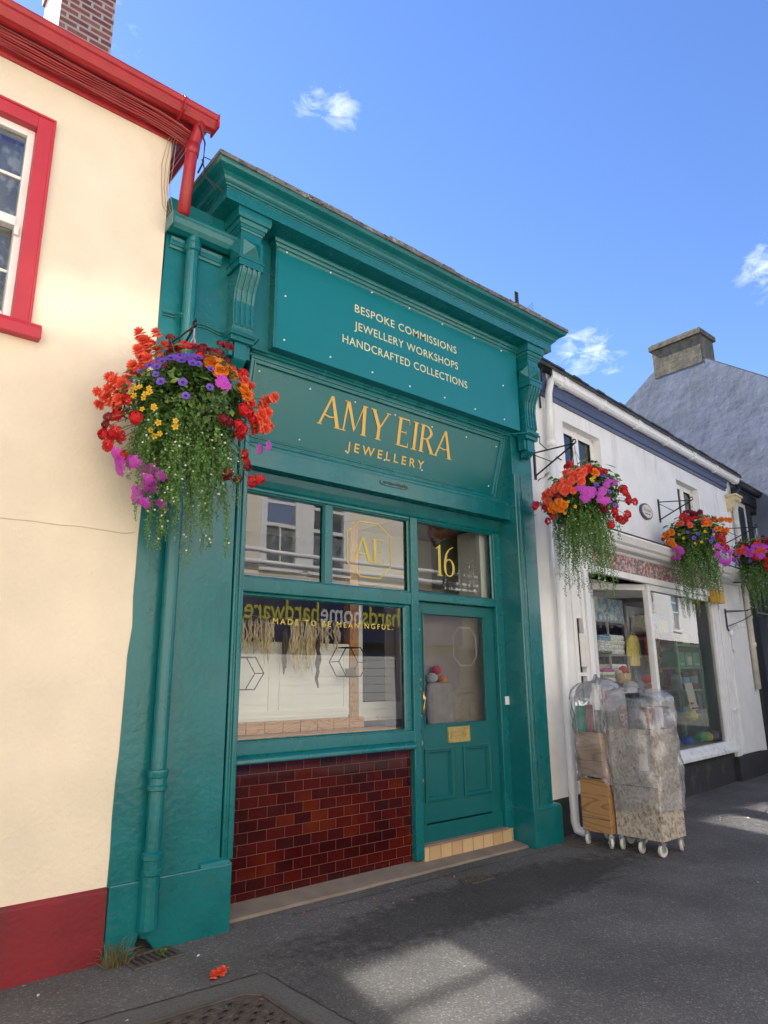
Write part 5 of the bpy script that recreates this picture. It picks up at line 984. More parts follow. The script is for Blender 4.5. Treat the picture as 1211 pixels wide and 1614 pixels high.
b = MB(Tq); b.box(-11.6, -4.5, -.26, 0, 3.22, 3.38); b.box(-11.6, -4.5, -.20, 0, 3.60, 3.68) if False else None; b.build('fascia_cornice', white, OH, .01)
b = MB(Tq)
for z in (3.62, 3.84): b.tube([(-12, -.25, z), (-4.4, -.25, z)], .05, 8)
b.build('white_rail', upvc, OH, smooth=True)
yv = mat('yellow_sign_letter', (.62, .56, .05), .5); wv = mat('white_sign_letter', (.72, .74, .80), .5)
# word lengths keep one x-height; the sign reads from its left, which is our +x side
def oppt(s, x_left, w, m): return text(s, w, .40, (-x_left, -.19, 2.60), m, 'sign_lettering', OH, T=Tq, bold=.012)
oppt('richards', 10.04, 1.50, yv); oppt('home', 8.50, .98, wv); oppt('hardware', 7.48, 1.62, yv)
text('ing', .32, .13, (-14.45, -.02, 2.75), wv, 'shop_word', OH, T=Tq); text('51', .2, .13, (-13.9, -.02, 2.42), wv, 'shop_number', OH, T=Tq)
b = MB(Tq)
for k in range(11): b.prism([(-9.6, .02, .42+k*.165), (-9.6, .027, .585+k*.165), (-9.6, .08, .585+k*.165), (-9.6, .08, .42+k*.165)], (4.6, 0, 0))
b.build('shop_shutter', mat('white_shutter', (.62, .63, .64), .5, .05), OH, .01)
b = MB(Tq); b.box(-11.5, -9.6, -.02, .1, 0, 2.0); b.box(-9.6, -4.6, -.02, .1, 0, .42); b.box(-5.0, -4.6, -.03, .1, .42, 2.0); b.build('shopfront', navyopp, OH, .008)
b = MB(Tq); b.box(-60, 14, .3, 7, 0, 6.55); b.build('building_mass', oppcream, OH); b = MB(Tq); b.prism([(-60.2, -.25, 6.60), (-60.2, 3.6, 8.6), (-60.2, 7.2, 6.6)], (74.4, 0, 0)); b.build('roof', slate, OH)

# ================================================================ TROLLEYS
def caster(x, y, parent, rot=0.):
    w = MB(); w.lathe([(.018, -.013), (.047, -.013), (.050, -.008), (.050, .008), (.047, .013), (.018, .013)], (x, y, .05), 16, 'Y'); a = Matrix.Translation((x, y, 0)) @ Matrix.Rotation(rot, 4, 'Z') @ Matrix.Translation((-x, -y, 0)); w.v = [a @ v for v in w.v]
    wo = w.build('caster_wheel', rubber, parent, .002)
    f = MB(); f.box(x-.022, x+.022, y-.022, y-.017, .045, .105); f.box(x-.022, x+.022, y+.017, y+.022, .045, .105); f.box(x-.03, x+.03, y-.024, y+.024, .103, .112); f.lathe([(.008, -.026), (.008, .026)], (x, y, .05), 8, 'Y'); f.box(x-.012, x+.012, y-.012, y+.012, .11, .125); f.v = [a @ v for v in f.v]; f.build('caster_fork', steel, wo)
def wrap(name, parent, x0, x1, y0, y1, z0, z1, seed, top=.12, bulge=.03, hem=.03):
    """loose polythene sleeve, closed and gathered at the top, ragged at its hem"""
    random.seed(seed); n, m = 72, 30; vs = []; xc, yc = (x0+x1)/2, (y0+y1)/2; ph = [random.uniform(0, 6.3) for _ in range(12)]
    for j in range(m+1):
        t = j/m
        for i in range(n):
            a = 2*math.pi*i/n; ca, sa = math.cos(a), math.sin(a); e = .28
            hx = (x1-x0)/2; hy = (y1-y0)/2; ux_ = math.copysign(abs(ca)**e, ca); uy_ = math.copysign(abs(sa)**e, sa)
            k = 1.0 if t < .80 else max(.02, math.cos((t-.80)/.20*math.pi/2)**.55)
            w = (.4+.6*min(1, t*3))*(bulge*.5*math.sin(3*a+ph[0]+4*t)+bulge*.35*math.sin(7*a+ph[1]-9*t)+bulge*.30*math.sin(13*a+ph[2]+9*t+1.5*math.sin(6*t))+bulge*.20*math.sin(23*a+ph[3]+7*t)+bulge*.25*math.sin(31*t+3*math.sin(a*2+ph[8])))
            z = z0+(z1-z0)*min(1, t/.80) if t < .8 else z1+top*math.sin((t-.8)/.2*math.pi/2)
            if t >= .78: z += .035*math.sin(2*a+ph[4])+.02*math.sin(5*a+ph[5])*t
            if j == 0: z += hem*math.sin(2*a+ph[6])+hem*.5*math.sin(5*a+ph[7])
            vs.append((xc+(hx+bulge+w)*ux_*k, yc+(hy+bulge+w)*uy_*k, z))
    b = MB(); b.add(vs, [(j*n+i, j*n+(i+1) % n, (j+1)*n+(i+1) % n, (j+1)*n+i) for j in range(m) for i in range(n)]+[tuple(range(m*n, (m+1)*n))])
    return b.build(name, plasticm, parent, smooth=True)
def roll(x, y, z0, z1, r, m, label, tilt=(0, 0)):
    b = MB(); b.tube([(x, y, z0), (x+tilt[0], y+tilt[1], z1)], r, 14); o = b.build('fabric_roll', m, None, .004)
    tag(o, label, 'fabric roll', 'rolls of fabric standing in the trolleys')
    return o
CT = thing('chipboard_trolley', 'grey chipboard trolley on white casters draped in clear polythene', 'trolley', (6.08, 3.56, 0))
def openbox(x0, x1, y0, y1, z0, z1, t, m, parent, nm='box_body'):
    b = MB(); b.box(x0, x0+t, y0, y1, z0, z1); b.box(x1-t, x1, y0, y1, z0, z1); b.box(x0+t, x1-t, y0, y0+t, z0, z1-.002); b.box(x0+t, x1-t, y1-t, y1, z0, z1-.002); b.box(x0+t, x1-t, y0+t, y1-t, z0, z0+t); return b.build(nm, m, parent, .003)
openbox(5.87, 6.27, 3.33, 3.77, .125, 1.045, .018, osbm, CT)
for x, y, r_ in ((5.90, 3.74, .3), (5.895, 3.55, .1), (5.90, 3.36, -.2), (6.24, 3.37, .4), (6.24, 3.73, 0)): caster(x, y, CT, r_)
wrap('plastic_cover', CT, 5.86, 6.28, 3.32, 3.78, .36, 1.27, 5, .10, .022)
b = MB(); b.add([(5.866, 3.40, .70), (5.866, 3.49, .69), (5.866, 3.485, .83), (5.866, 3.395, .845)], [(0, 1, 2, 3)]); b.build('label_patch', paper, CT)
b = MB(); b.box(5.862, 5.868, 3.33, 3.77, .555, .562); b.build('panel_joint', twigm, CT)
dn = voro_mat('navy_floral_cloth', [(.012, .014, .03), (.02, .02, .04), (.05, .05, .07), (.012, .012, .03)], 60)
pf = voro_mat('pink_white_cloth', [(.45, .40, .40), (.35, .10, .14), (.5, .47, .45), (.30, .16, .2)], 55); gy = voro_mat('red_check_cloth', [(.40, .38, .36), (.42, .05, .05), (.45, .42, .4), (.2, .3, .2)], 30)
lv = mat('lavender_cloth', (.34, .32, .40), .9, .2, 20); cw2 = mat('oat_cloth', (.36, .32, .27), .9, .2, 20)
roll(5.955, 3.52, .15, 1.36, .065, dn, 'dark navy floral fabric roll, tallest in the chipboard trolley', (0, .02)); roll(5.93, 3.63, .15, 1.24, .04, pf, 'pink and white speckled fabric roll beside the navy roll'); roll(5.93, 3.72, .15, 1.20, .035, cw2, 'oatmeal fabric roll at the left of the chipboard trolley'); roll(5.945, 3.40, .15, 1.24, .045, gy, 'red striped fabric roll right of the navy roll'); roll(6.10, 3.45, .15, 1.22, .06, lv, 'lavender fabric roll at the back right of the chipboard trolley')
PT = thing('plywood_trolley', 'orange plywood trolley by the white downpipe with polythene over its top half', 'trolley', (6.01, 3.90, 0))
openbox(5.81, 6.19, 3.79, 4.09, .125, 1.0, .015, plym, PT)
for x, y, r_ in ((5.84, 4.06, .3), (5.84, 3.82, .8), (6.16, 3.82, -.3), (6.16, 4.06, .2)): caster(x, y, PT, r_)
b = MB(); b.box(5.806, 5.811, 3.79, 4.09, .745, .750); b.box(5.806, 5.811, 3.79, 4.09, .24, .244); b.build('panel_joint', twigm, PT)
wrap('plastic_cover', PT, 5.805, 6.195, 3.785, 4.095, .56, 1.33, 12, .16, .024, .04)
gr2 = mat('emerald_cloth', (.03, .30, .20), .8, .2, 20); mr2 = mat('maroon_cloth', (.22, .03, .05), .85, .2, 20); bk2 = mat('black_cloth', (.03, .03, .035), .8, .3, 20)
roll(5.87, 4.04, .15, 1.24, .045, gr2, 'emerald green fabric roll at the left of the plywood trolley', (0, .02)); roll(5.865, 3.96, .15, 1.25, .035, mr2, 'maroon fabric roll right of the green one'); roll(5.90, 3.87, .15, 1.20, .05, bk2, 'black fabric roll in the plywood trolley'); roll(5.98, 3.85, .15, 1.30, .05, pf, 'pale speckled fabric roll behind the black one in the plywood trolley')

# ================================================================ DRAINS, COVERS, LITTER
def grate(cx_, cy_, w, d, label, rot=0., n=7, name='drain_grate'):
    t = thing(name, label, 'drain', (cx_, cy_, 0)); a = Matrix.Translation((cx_, cy_, 0)) @ Matrix.Rotation(rot, 4, 'Z')
    b = MB(a); b.box(-w/2, w/2, -d/2, d/2, .001, .004); b.build('pit', dark, t)
    b = MB(a); b.box(-w/2-.02, w/2+.02, -d/2-.02, -d/2, 0, .012); b.box(-w/2-.02, w/2+.02, d/2, d/2+.02, 0, .012); b.box(-w/2-.02, -w/2, -d/2, d/2, 0, .012); b.box(w/2, w/2+.02, -d/2, d/2, 0, .012); b.build('frame', castiron, t, .003)
    b = MB(a)
    for i in range(n+1):
        x = -w/2+w*i/n; b.box(x-.008, x+.008, -d/2, d/2, .0, .011)
    b.box(-w/2, w/2, -.008, .008, 0, .0105) if d > .2 else None
    b.build('bar', castiron, t, .002); return t
grate(1.73, 4.13, .26, .15, 'iron slotted drain grate at the foot of the teal downpipe', .12)
grate(5.83, 4.13, .30, .20, 'rusty drain grate under the white downpipe outlet', .1)
t = thing('square_valve_cover', 'small square iron cover in the asphalt below the teal door', 'cover', (4.22, 3.98, 0)); b = MB(); b.box(4.09, 4.36, 3.90, 4.06, .0, .006); b.build('plate', castiron, t, .003); b = MB()
for i in range(7):
    for j in range(4): b.box(4.105+i*.036, 4.105+i*.036+.022, 3.912+j*.036, 3.912+j*.036+.022, .005, .010)
b.build('studs', castiron, t)
MC = thing('manhole_cover', 'large cast iron manhole cover with wavy tread at the bottom of the picture', 'manhole', (1.62, 2.95, 0))
c0 = [P(405, 1566, 4.4)]
def gz(px, py):
    d = FW+RT*((px-605.5)/1068)-UP*((py-807)/1068); return d*(-CAMZ/d.z)+Vector((0, 0, CAMZ))
Ka = gz(402, 1566); Kb = gz(425, 1566); Kc = gz(500, 1614); Kd = gz(245, 1614)
ea = (Kc-Kb).normalized(); eb = (Kd-Ka).normalized()
T3 = Matrix(((eb.x, ea.x, 0, Ka.x), (eb.y, ea.y, 0, Ka.y), (0, 0, 1, 0), (0, 0, 0, 1)))
b = MB(T3); b.prism([(.06, 0, -.01), (.75, 0, -.01), (.75, .62, -.01), (.0, .62, -.01), (0, .06, -.01)], (0, 0, .016)); b.build('plate', castiron, MC, .003)
b = MB(T3); b.frame([(0, 0), (0, .008), (.022, .008), (.022, 0)], [(.05, -.025, .004), (.78, -.025, .004), (.78, .645, .004), (-.025, .645, .004), (-.025, .05, .004)], (0, 0, 1)); b.build('rim', castiron, MC, .002)
b = MB(T3)
for i in range(14):
    for j in range(11):
        x, y = .06+i*.05, .05+j*.052; f = 1 if (i+j) % 2 else -1
        if x+y < .12: continue
        b.prism([(x-.02, y-.010*f, .005), (x, y+.010*f, .005), (x+.02, y-.010*f, .005), (x+.022, y-.004*f+.006, .005), (x, y+.012*f+.010, .005), (x-.022, y-.004*f+.006, .005)], (0, 0, .008))
b.build('tread', castiron, MC)

def crack(pts, w=.006):
    b = MB(); vs = []; random.seed(len(pts)*7+int(pts[0][0]*100))
    P_ = [Vector((*p, 0)) for p in pts]; full = []
    for a, c in zip(P_, P_[1:]):
        n_ = max(2, int((c-a).length/.04)); full += [a.lerp(c, i/n_)+Vector((random.uniform(-.006, .006), random.uniform(-.006, .006), 0)) for i in range(n_)]
    full.append(P_[-1])
    for i, p in enumerate(full):
        d = (full[min(i+1, len(full)-1)]-full[max(i-1, 0)]).normalized(); s_ = Vector((-d.y, d.x, 0))*w*random.uniform(.3, 1.2); vs += [p-s_+Vector((0, 0, .003)), p+s_+Vector((0, 0, .003))]
    b.add(vs, [(2*i, 2*i+1, 2*i+3, 2*i+2) for i in range(len(full)-1)]); struct(b.build('pavement_joint', dark))
def t3(x, y): q = T3 @ Vector((x, y, 0)); return (q.x, q.y)
crack([t3(1.6, -.22), t3(-.16, -.20), t3(-.20, 1.3)], .005)
crack([(2.7, 4.22), (3.6, 4.20), (4.6, 4.21), (5.6, 4.14), (7.4, 4.25), (10, 4.5)], .004)
b = MB(); b.add([(*t3(-.16, -.19), .0022), (*t3(1.7, -.21), .0022), (*t3(1.7, 1.4), .0022), (*t3(-.19, 1.4), .0022)], [(3, 2, 1, 0)]); struct(b.build('pavement_repair', mat('trench_asphalt', (.105, .098, .090), .9, .25, 60, .5, 130, dirt=.5, dirtcol=(.13, .12, .11), dscale=90)))
# ---------------------------------------------------------------- flowers
def petalmesh(name, kind, mats):
    random.seed(name); b = MB()
    def petal(ang, ln, wd, rise, cup, mi=0, z0=0., r0=.1):
        ca, sa = math.cos(ang), math.sin(ang); ux_ = Vector((ca, sa, 0)); uy_ = Vector((-sa, ca, 0)); up = Vector((0, 0, 1))
        pts = [ux_*ln*r0+up*z0, ux_*ln*.55-uy_*wd*.5+up*(z0+rise*.6-cup*.3), ux_*ln*.95-uy_*wd*.28+up*(z0+rise), ux_*ln*1.0+uy_*wd*.28+up*(z0+rise*.9), ux_*ln*.55+uy_*wd*.5+up*(z0+rise*.55), ux_*ln*.55+up*(z0+rise*.4+cup)]
        b.add(pts, [(0, 1, 5), (1, 2, 5), (2, 3, 5), (3, 4, 5), (4, 0, 5)], mi)
    if kind == 'begonia':
        for ring, (k, ln, rise) in enumerate(((8, .95, -.45), (8, 1.0, .05), (7, .86, .42), (6, .62, .66), (4, .36, .75))):
            for i in range(k): petal(6.28*i/k+ring*.5+random.uniform(-.2, .2), ln*random.uniform(.82, 1.12), ln*.95, rise+random.uniform(-.12, .12), .14, 0, .10*ring)
    if kind == 'geranium':
        for i in range(64):
            u = random.uniform(.02, 1) ; a = random.uniform(0, 6.28); th = math.acos(1-u*1.15) if 1-u*1.15 > -1 else 3
            d = Vector((math.sin(th)*math.cos(a), math.sin(th)*math.sin(a), math.cos(th)*.8)); q = d.to_track_quat('Z', 'Y'); f = len(b.v)
            for k in range(5): petal(6.28*k/5+random.uniform(-.2, .2), .30*random.uniform(.8, 1.1), .24, .05, .03)
            sc_ = random.uniform(.55, 1.0)
            for j in range(f, len(b.v)): b.v[j] = q @ b.v[j] + d*sc_
    if kind == 'petunia':
        for k in range(5): petal(6.28*k/5, 1.0, 1.15, .15, -.05, 0, 0, .25)
        for k in range(5): petal(6.28*k/5+.3, .42, .4, -.04, -.1, 1, .06, .02)
    if kind == 'verbena':
        for i in range(20):
            a = i*2.4; r_ = .85*math.sqrt(i/20); d = Vector((r_*math.cos(a), r_*math.sin(a), .45*(1-r_*r_))); f = len(b.v)
            for k in range(5): petal(6.28*k/5+random.uniform(-.2, .2), .27, .22, .04, .02)
            q = Vector((d.x*.6, d.y*.6, 1)).to_track_quat('Z', 'Y')
            for j in range(f, len(b.v)): b.v[j] = q @ b.v[j] + d
    if kind == 'daisy':
        for k in range(5): petal(6.28*k/5, 1.0, .75, .1, .05)
        for k in range(3): petal(2.1*k, .3, .3, .2, .1, 1, .1)
    me_o = b.build(name, mats); me = me_o.data; bpy.data.objects.remove(me_o); return me
BL = {}
for nm, kind, ms in (('coral', 'begonia', [coral]), ('orange', 'begonia', [orangep]), ('red', 'geranium', [redp]), ('dark', 'geranium', [darkredp]), ('purple', 'petunia', [purple, purpled]), ('magenta', 'verbena', [magenta]), ('yellow', 'daisy', [yellowp, orangep])):
    BL[nm] = [petalmesh('bloom_%s_%d' % (nm, k), kind, ms) for k in range(3)]
BSZ = {'coral': .040, 'orange': .037, 'red': .038, 'dark': .034, 'purple': .026, 'magenta': .040, 'yellow': .019}
BNAME = {'coral': 'begonia_bloom', 'orange': 'begonia_bloom', 'red': 'geranium_head', 'dark': 'geranium_head', 'purple': 'petunia_bloom', 'magenta': 'verbena_head', 'yellow': 'bidens_bloom'}
def place_bloom(parent, kind, loc, nrm, sz, rnd):
    o = bpy.data.objects.new(BNAME[kind], rnd.choice(BL[kind])); COL.objects.link(o); o.parent = parent
    q = nrm.to_track_quat('Z', 'Y').to_matrix().to_4x4() @ Matrix.Rotation(rnd.uniform(0, 6.28), 4, 'Z')
    o.matrix_local = Matrix.Translation(loc) @ q @ Matrix.Scale(sz, 4)
def leafquad(b, c, nrm, ln, wd, rnd, mi):
    u = nrm.orthogonal().normalized(); u.rotate(Matrix.Rotation(rnd.uniform(0, 6.28), 3, nrm)); v = nrm.cross(u)
    b.add([c-u*ln*.5, c-v*wd*.5+nrm*wd*.15, c+u*ln*.5, c+v*wd*.5+nrm*wd*.15], [(0, 1, 2), (0, 2, 3)], mi)
def basket(tip, C, label, seed, blooms, rad=(.36, .36, .31), strands=80, drop=1.0, nleaf=4200, extra=(), tip_attach=True):
    rnd = random.Random(seed); C = Vector(C); tip = Vector(tip)
    t = thing('hanging_basket', label, 'flower basket', C, 'hanging flower baskets along the shopfronts')
    b = MB(); b.lathe([(.02, -.20), (.12, -.17), (.18, -.09), (.20, .0), (.19, .0), (.1, .01)], C, 16); b.build('liner', linerm, t)
    b = MB()
    for k in range(3):
        a = 2.1*k+.4; b.tube([C+Vector((.19*math.cos(a), .19*math.sin(a), 0)), tip-Vector((0, 0, .05))], .004, 5)
    b.tube([tip-Vector((0, 0, .06)), tip+Vector((0, 0, .0))], .006, 5); b.build('chain', steel, t)
    v = Vector((C.x, C.y, 0)).normalized(); r_ = Vector((v.y, -v.x, 0))
    lf = MB()
    for i in range(nleaf):
        d = Vector((rnd.gauss(0, 1), rnd.gauss(0, 1), rnd.gauss(0, 1))).normalized()
        lump = 1+.16*math.sin(5*d.x+seed)+.13*math.sin(6*d.z+4*d.y+seed*2)
        k = (rnd.uniform(.35, 1)**.5)*lump*(1.0 if d.z > -.3 else .85)
        c = C+Vector((d.x*rad[0], d.y*rad[1], d.z*rad[2]+.02))*k
        n_ = (d+Vector((rnd.uniform(-1, 1), rnd.uniform(-1, 1), rnd.uniform(-.3, 1)))*.8).normalized()
        s_ = rnd.choice((.022, .028, .036, .05)) if d.z < .2 else rnd.choice((.028, .036, .05, .065))
        mi = rnd.choices((0, 1, 2), (4, 4, 1.2+1.5*max(0, d.z)))[0]
        leafquad(lf, c, n_, s_, s_*.62, rnd, mi)
    # broad begonia leaves near the top
    for i in range(120):
        a = rnd.uniform(0, 6.28); z = rnd.uniform(.05, .3); rr = rnd.uniform(.12, .39)
        c = C+Vector((rr*math.cos(a), rr*math.sin(a), z*1.05)); leafquad(lf, c, Vector((math.cos(a)*.5, math.sin(a)*.5, .8)).normalized(), rnd.uniform(.08, .12), rnd.uniform(.05, .07), rnd, rnd.choice((1, 2, 2)))
    lf.build('foliage', LEAF, t)
    tr = MB()
    for s_ in range(strands):
        a = rnd.uniform(0, 6.28); rr = .27*rnd.uniform(.05, 1); z = C.z-rnd.uniform(-.02, .16); ln = drop*rnd.uniform(.45, 1.0)*max(.22, 1-3.0*max(0, rr-.05)); p = C+Vector((rr*math.cos(a), rr*math.sin(a), 0)); p.z = z
        pts = [p.copy()]; q = p.copy(); out = Vector((math.cos(a), math.sin(a), 0))*.02*rnd.uniform(.3, 1.4); steps = max(4, int(ln/.045))
        for k in range(steps):
            f = k/steps; q = q+out*(1-f)**2*1.5+Vector((rnd.uniform(-.006, .006), rnd.uniform(-.006, .006), -ln/steps)); pts.append(q.copy())
        tr.tube(pts, .0016, 3, caps=False)
        for k in range(len(pts)-1):
            for e in range(7):
                c = pts[k].lerp(pts[k+1], e/7+rnd.uniform(0, .2)); n_ = Vector((rnd.uniform(-1, 1), rnd.uniform(-1, 1), rnd.uniform(-.2, .8))).normalized(); sp = (1-.4*k/len(pts))
                c2 = c+Vector((rnd.uniform(-.024, .024), rnd.uniform(-.024, .024), 0))*sp; leafquad(tr, c2, n_, .023*sp, .017*sp, rnd, rnd.choice((0, 0, 1)))
            if rnd.random() < .20:
                c = pts[k]+Vector((rnd.uniform(-.02, .02), rnd.uniform(-.02, .02), 0)); n_ = Vector((rnd.uniform(-.5, .5)-v.x, rnd.uniform(-.5, .5)-v.y, .3)).normalized(); leafquad(tr, c, n_, .016, .015, rnd, 2)
    tr.build('trailing_stems', [trail, trail2, whitep], t)
    stem = MB()
    more = [(k, x+rnd.uniform(-.055, .055), z+rnd.uniform(-.05, .05)) for k, x, z in blooms if k not in ('yellow', 'purple')]
    for kind, dx, dz in list(blooms)+more:
        h = (dx/rad[0])**2+(dz/rad[2])**2
        dep = math.sqrt(max(0, 1.12-h))*rad[1] if h < 1.12 else rnd.uniform(-.08, .12)
        loc = r_*dx-v*(dep+.045)+Vector((0, 0, dz)); n_ = (loc.normalized()*1.0-v*.55+Vector((0, 0, .3))).normalized()
        place_bloom(t, kind, loc, n_, BSZ[kind]*rnd.uniform(.85, 1.15), rnd)
        stem.tube([C+loc*.45, C+loc*.75+Vector((0, 0, .02)), C+loc-n_*.01], .0022, 3)
    for kind, n in extra:                 # the side turned to the wall
        for i in range(n):
            a = rnd.uniform(-1.2, 1.2); z = rnd.uniform(-.15, .26); w = math.sqrt(max(.05, 1-(z/rad[2])**2)); loc = (v*math.cos(a)*rad[1]+r_*math.sin(a)*rad[0])*w*.98+Vector((0, 0, z)); place_bloom(t, kind, loc, (loc.normalized()+Vector((0, 0, .3))).normalized(), BSZ[kind]*rnd.uniform(.85, 1.15), rnd); stem.tube([C+loc*.45, C+loc], .0022, 3)
    stem.build('flower_stems', LEAF[1], t)
    return t
B1 = {'coral': [(305, 190), (345, 230), (370, 165), (300, 280), (350, 330), (275, 350), (320, 385), (245, 435), (190, 480), (100, 565), (150, 560), (190, 580), (215, 530), (430, 265), (385, 150), (290, 215), (335, 195), (320, 300), (150, 445), (950, 355), (1045, 455), (1040, 495), (1010, 580), (1050, 560), (990, 645), (930, 475), (1020, 595)],
      'orange': [(740, 325), (795, 297), (780, 358), (700, 375), (735, 385), (797, 400), (910, 420), (900, 460), (720, 310)],
      'red': [(565, 170), (550, 225), (655, 270), (690, 305), (610, 260), (890, 290), (880, 330), (910, 610), (895, 715), (935, 800), (215, 630), (185, 640), (180, 750), (235, 780), (175, 840), (320, 715), (270, 860), (985, 975), (540, 190), (640, 300), (940, 590), (910, 700)],
      'dark': [(500, 165), (655, 165), (760, 155), (800, 180), (750, 225), (800, 240), (785, 710), (950, 910), (835, 970), (165, 700), (650, 195), (480, 175)],
      'purple': [(600, 305), (635, 305), (570, 335), (540, 315), (525, 330), (490, 330), (580, 365), (630, 335), (480, 365), (515, 375), (540, 390), (590, 385), (600, 410), (630, 410), (435, 390), (370, 405), (410, 440), (320, 430), (410, 500), (415, 335), (555, 555), (575, 630), (440, 550), (975, 570), (700, 430), (700, 560), (270, 460), (750, 415), (455, 305), (560, 300), (615, 320), (500, 350), (830, 245), (860, 290)],
      'magenta': [(755, 515), (225, 900), (250, 940), (330, 950), (420, 1030), (385, 1070), (350, 1110), (345, 1140), (475, 1135), (1015, 780), (420, 970), (300, 930), (400, 1045), (780, 520)],
      'yellow': [(350, 685), (410, 680), (400, 785), (450, 805), (420, 810), (530, 755), (530, 780), (280, 570), (310, 560), (355, 630), (385, 605), (300, 600), (440, 760), (290, 545), (330, 560), (380, 580), (360, 610), (415, 690), (270, 600), (395, 310)]}
def conv(D, ox, oy, sc, cx_, cy_, ppm): return [(k, ((ox+x/sc)-cx_)/ppm, (cy_-(oy+y/sc))/ppm) for k, L in D.items() for x, y in L]
C1 = P(297, 652, 3.86)
basket((1.63, 3.86, 3.74), C1, 'largest flower basket, hanging on the teal strip beside the cream wall', 1, conv(B1, 140, 500, 3.784, 297, 652, 252), strands=165, drop=.86, nleaf=7500, extra=(('coral', 8), ('red', 8), ('magenta', 4), ('orange', 5)))
B2 = {'red': [(380, 250), (660, 360), (840, 520), (880, 590), (890, 650), (800, 800), (865, 790), (20, 660), (105, 660), (550, 390), (130, 790), (710, 890), (590, 360), (370, 235), (640, 375), (860, 520), (895, 610), (780, 810), (850, 810)],
      'coral': [(330, 560), (310, 480), (370, 420), (450, 390), (480, 430), (470, 510), (200, 580), (120, 590), (360, 570), (545, 345), (150, 640), (380, 380), (290, 540), (330, 590), (240, 560), (170, 560), (430, 440), (500, 400)],
      'orange': [(220, 710), (240, 730), (600, 410), (270, 740), (200, 740)], 'yellow': [(565, 490), (590, 470), (575, 510), (290, 720), (230, 490), (400, 740), (340, 690), (300, 780)],
      'magenta': [(445, 575), (740, 515), (655, 605), (550, 640), (480, 665), (620, 690), (520, 655), (25, 615), (720, 505), (470, 580), (640, 690)], 'dark': [(240, 610), (690, 380), (650, 740)], 'purple': [(605, 545), (720, 610), (755, 720), (570, 610), (430, 390), (670, 440), (750, 460), (660, 435)]}
C2 = P(917, 790, 3.76)
basket((5.68, 3.76, 3.80), C2, 'flower basket on the right teal pilaster, coral begonias facing the street', 2, conv(B2, 840, 690, 5.976, 917, 790, 166), strands=150, drop=.95, nleaf=6500, extra=(('coral', 8), ('red', 6), ('magenta', 4)))
rb = random.Random(77)
def rblooms(spec):
    return [(k, rb.uniform(x0, x1), rb.uniform(z0, z1)) for k, n_, x0, x1, z0, z1 in spec for _ in range(n_)]
tp3 = T @ Vector((3.07, -.47, 3.86)); C3 = T @ Vector((3.02, -.47, 3.27))
basket(tp3, C3, 'flower basket above the floral shop fascia, crimson on top and magenta lower right', 3, rblooms([('dark', 9, -.05, .25, .26, .42), ('red', 7, -.15, .3, .24, .40), ('orange', 8, .18, .40, .10, .30), ('orange', 8, -.42, -.25, -.08, .14), ('magenta', 9, .22, .42, -.32, -.12), ('magenta', 5, -.32, -.16, -.18, -.04), ('red', 4, .3, .45, -.1, .02), ('yellow', 12, -.3, .3, -.2, .25), ('purple', 6, -.2, .3, -.1, .1), ('coral', 4, -.35, .3, 0, .25)]), strands=140, drop=.95, nleaf=6000, extra=(('coral', 6), ('red', 6)))
tp4 = T @ Vector((5.55, -.55, 3.84)); C4 = T @ Vector((5.5, -.55, 3.30))
basket(tp4, C4, 'farthest flower basket, at right edge of the view beyond the round sign', 4, rblooms([('dark', 14, -.3, .25, .18, .38), ('red', 9, .0, .4, .05, .34), ('magenta', 14, -.35, .15, .0, .2), ('coral', 9, -.4, .2, .05, .22), ('red', 4, -.2, .4, -.2, 0), ('purple', 6, -.3, .3, -.1, .2), ('yellow', 6, -.3, .3, -.2, .2)]), strands=130, drop=.9, nleaf=5500, extra=(('coral', 5), ('red', 5)))
def bracket(base, tip, label, T_=None, drop=.26):
    base, tip = Vector(base), Vector(tip); t = thing('hanging_bracket', label, 'bracket', base, 'iron brackets that carry the flower baskets')
    b = MB(); b.box(base.x-.014, base.x+.014, base.y-.010, base.y+.006, base.z-drop-.04, base.z+.04); b.build('wall_plate', blackmetal, t)
    b = MB(); b.tube([base, base.lerp(tip, .9), tip], .008, 6); lo = base-Vector((0, 0, drop)); b.tube([lo, lo.lerp(tip, .5)-Vector((0, 0, .0)), tip], .009, 6)
    up = (tip-base); hk = [tip+up.normalized()*(.02*math.sin(a))+Vector((0, 0, .022-.022*math.cos(a))) for a in [i*.7 for i in range(8)]]; b.tube(hk, .008, 6); m1, m2 = base.lerp(tip, .45), lo.lerp(tip, .45); b.tube([base-Vector((0, 0, .02)), m2], .005, 5); b.build('arm', blackmetal, t)
bracket((1.63, 4.252, 3.80), (1.63, 3.86, 3.76), 'iron bracket on the teal strip carrying the largest basket', drop=.22)
bracket((5.70, 4.285, 3.86), (5.68, 3.76, 3.82), 'iron bracket on the right teal pilaster, nearest the white downpipe')
bracket(T @ Vector((3.07, -.008, 3.94)), tp3+Vector((0, 0, .02)), 'iron bracket on white wall beside the oval plaque')
bracket(T @ Vector((5.55, -.04, 3.92)), tp4+Vector((0, 0, .02)), 'iron bracket at the far end of the white shop')
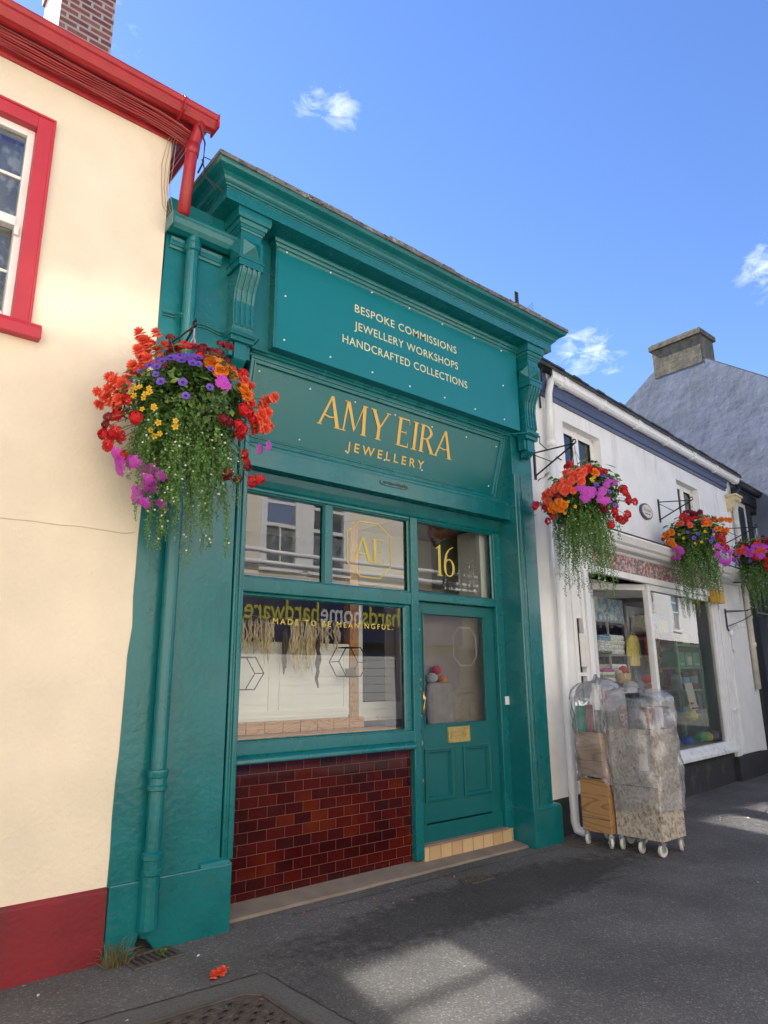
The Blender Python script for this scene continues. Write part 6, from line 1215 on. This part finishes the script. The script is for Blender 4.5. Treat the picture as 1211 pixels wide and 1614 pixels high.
# fallen flower, petals, weeds
rnd = random.Random(5)
ff = thing('fallen_begonia', 'coral begonia flower lying on the asphalt by the drain grate', 'flower', gz(345, 1541))
for k in range(3): place_bloom(ff, 'coral', Vector((.03*k-.03, .012*k, .015)), Vector((rnd.uniform(-.6, .6), rnd.uniform(-.6, .6), 1)).normalized(), .026, rnd)
k_ = 0
for px, py in ((301, 1487), (313, 1508), (91, 1567), (200, 1611), (60, 1571), (38, 1556), (360, 1527), (350, 1531), (412, 1578), (560, 1372), (650, 1420), (716, 1383), (724, 1386), (618, 1402), (590, 1418), (672, 1500), (500, 1395), (935, 1408), (1195, 1392), (480, 1440), (620, 1425), (1170, 1260), (1195, 1225)):
    p_ = gz(px, py); b = MB(); leafquad(b, p_+Vector((0, 0, .006)), Vector((rnd.uniform(-.3, .3), rnd.uniform(-.3, .3), 1)).normalized(), rnd.uniform(.02, .035), .015, rnd, 0); k_ += 1
    pk_ = rnd.random() < .6; o = b.build('fallen_petal', coral if pk_ else paper); tag(o, 'small %s fallen petal lying on the grey asphalt' % ('coral' if pk_ else 'pale'), 'petal', 'coral petals scattered on the asphalt' if pk_ else 'pale petals scattered on the asphalt')
b = MB()
p0 = gz(180, 1524)
for i in range(90):
    a = rnd.uniform(0, 6.28); r = rnd.uniform(.03, .13); h = rnd.uniform(.03, .14); s0 = p0+Vector((rnd.uniform(-.06, .06), rnd.uniform(-.03, .03), 0)); e = s0+Vector((r*math.cos(a), r*math.sin(a)*.5-.02, h)); b.tube([s0, s0.lerp(e, .55)+Vector((0, 0, h*.35)), e], [.002, .0016, .0006], 3)
tag(b.build('grass_tuft', drygrass), 'dry grass tuft at the corner of red plinth and teal plinth', 'weed')
b = MB(); p0 = gz(257, 1511)
for i in range(16): a = rnd.uniform(0, 6.28); leafquad(b, p0+Vector((rnd.uniform(-.02, .02), rnd.uniform(-.015, .015), rnd.uniform(.015, .05))), Vector((math.cos(a), math.sin(a), 1.2)).normalized(), .03, .018, rnd, 0)
tag(b.build('weed', leaf_mat('weed_leaf', (.12, .22, .05))), 'small green weed growing out of the drain grate', 'weed')
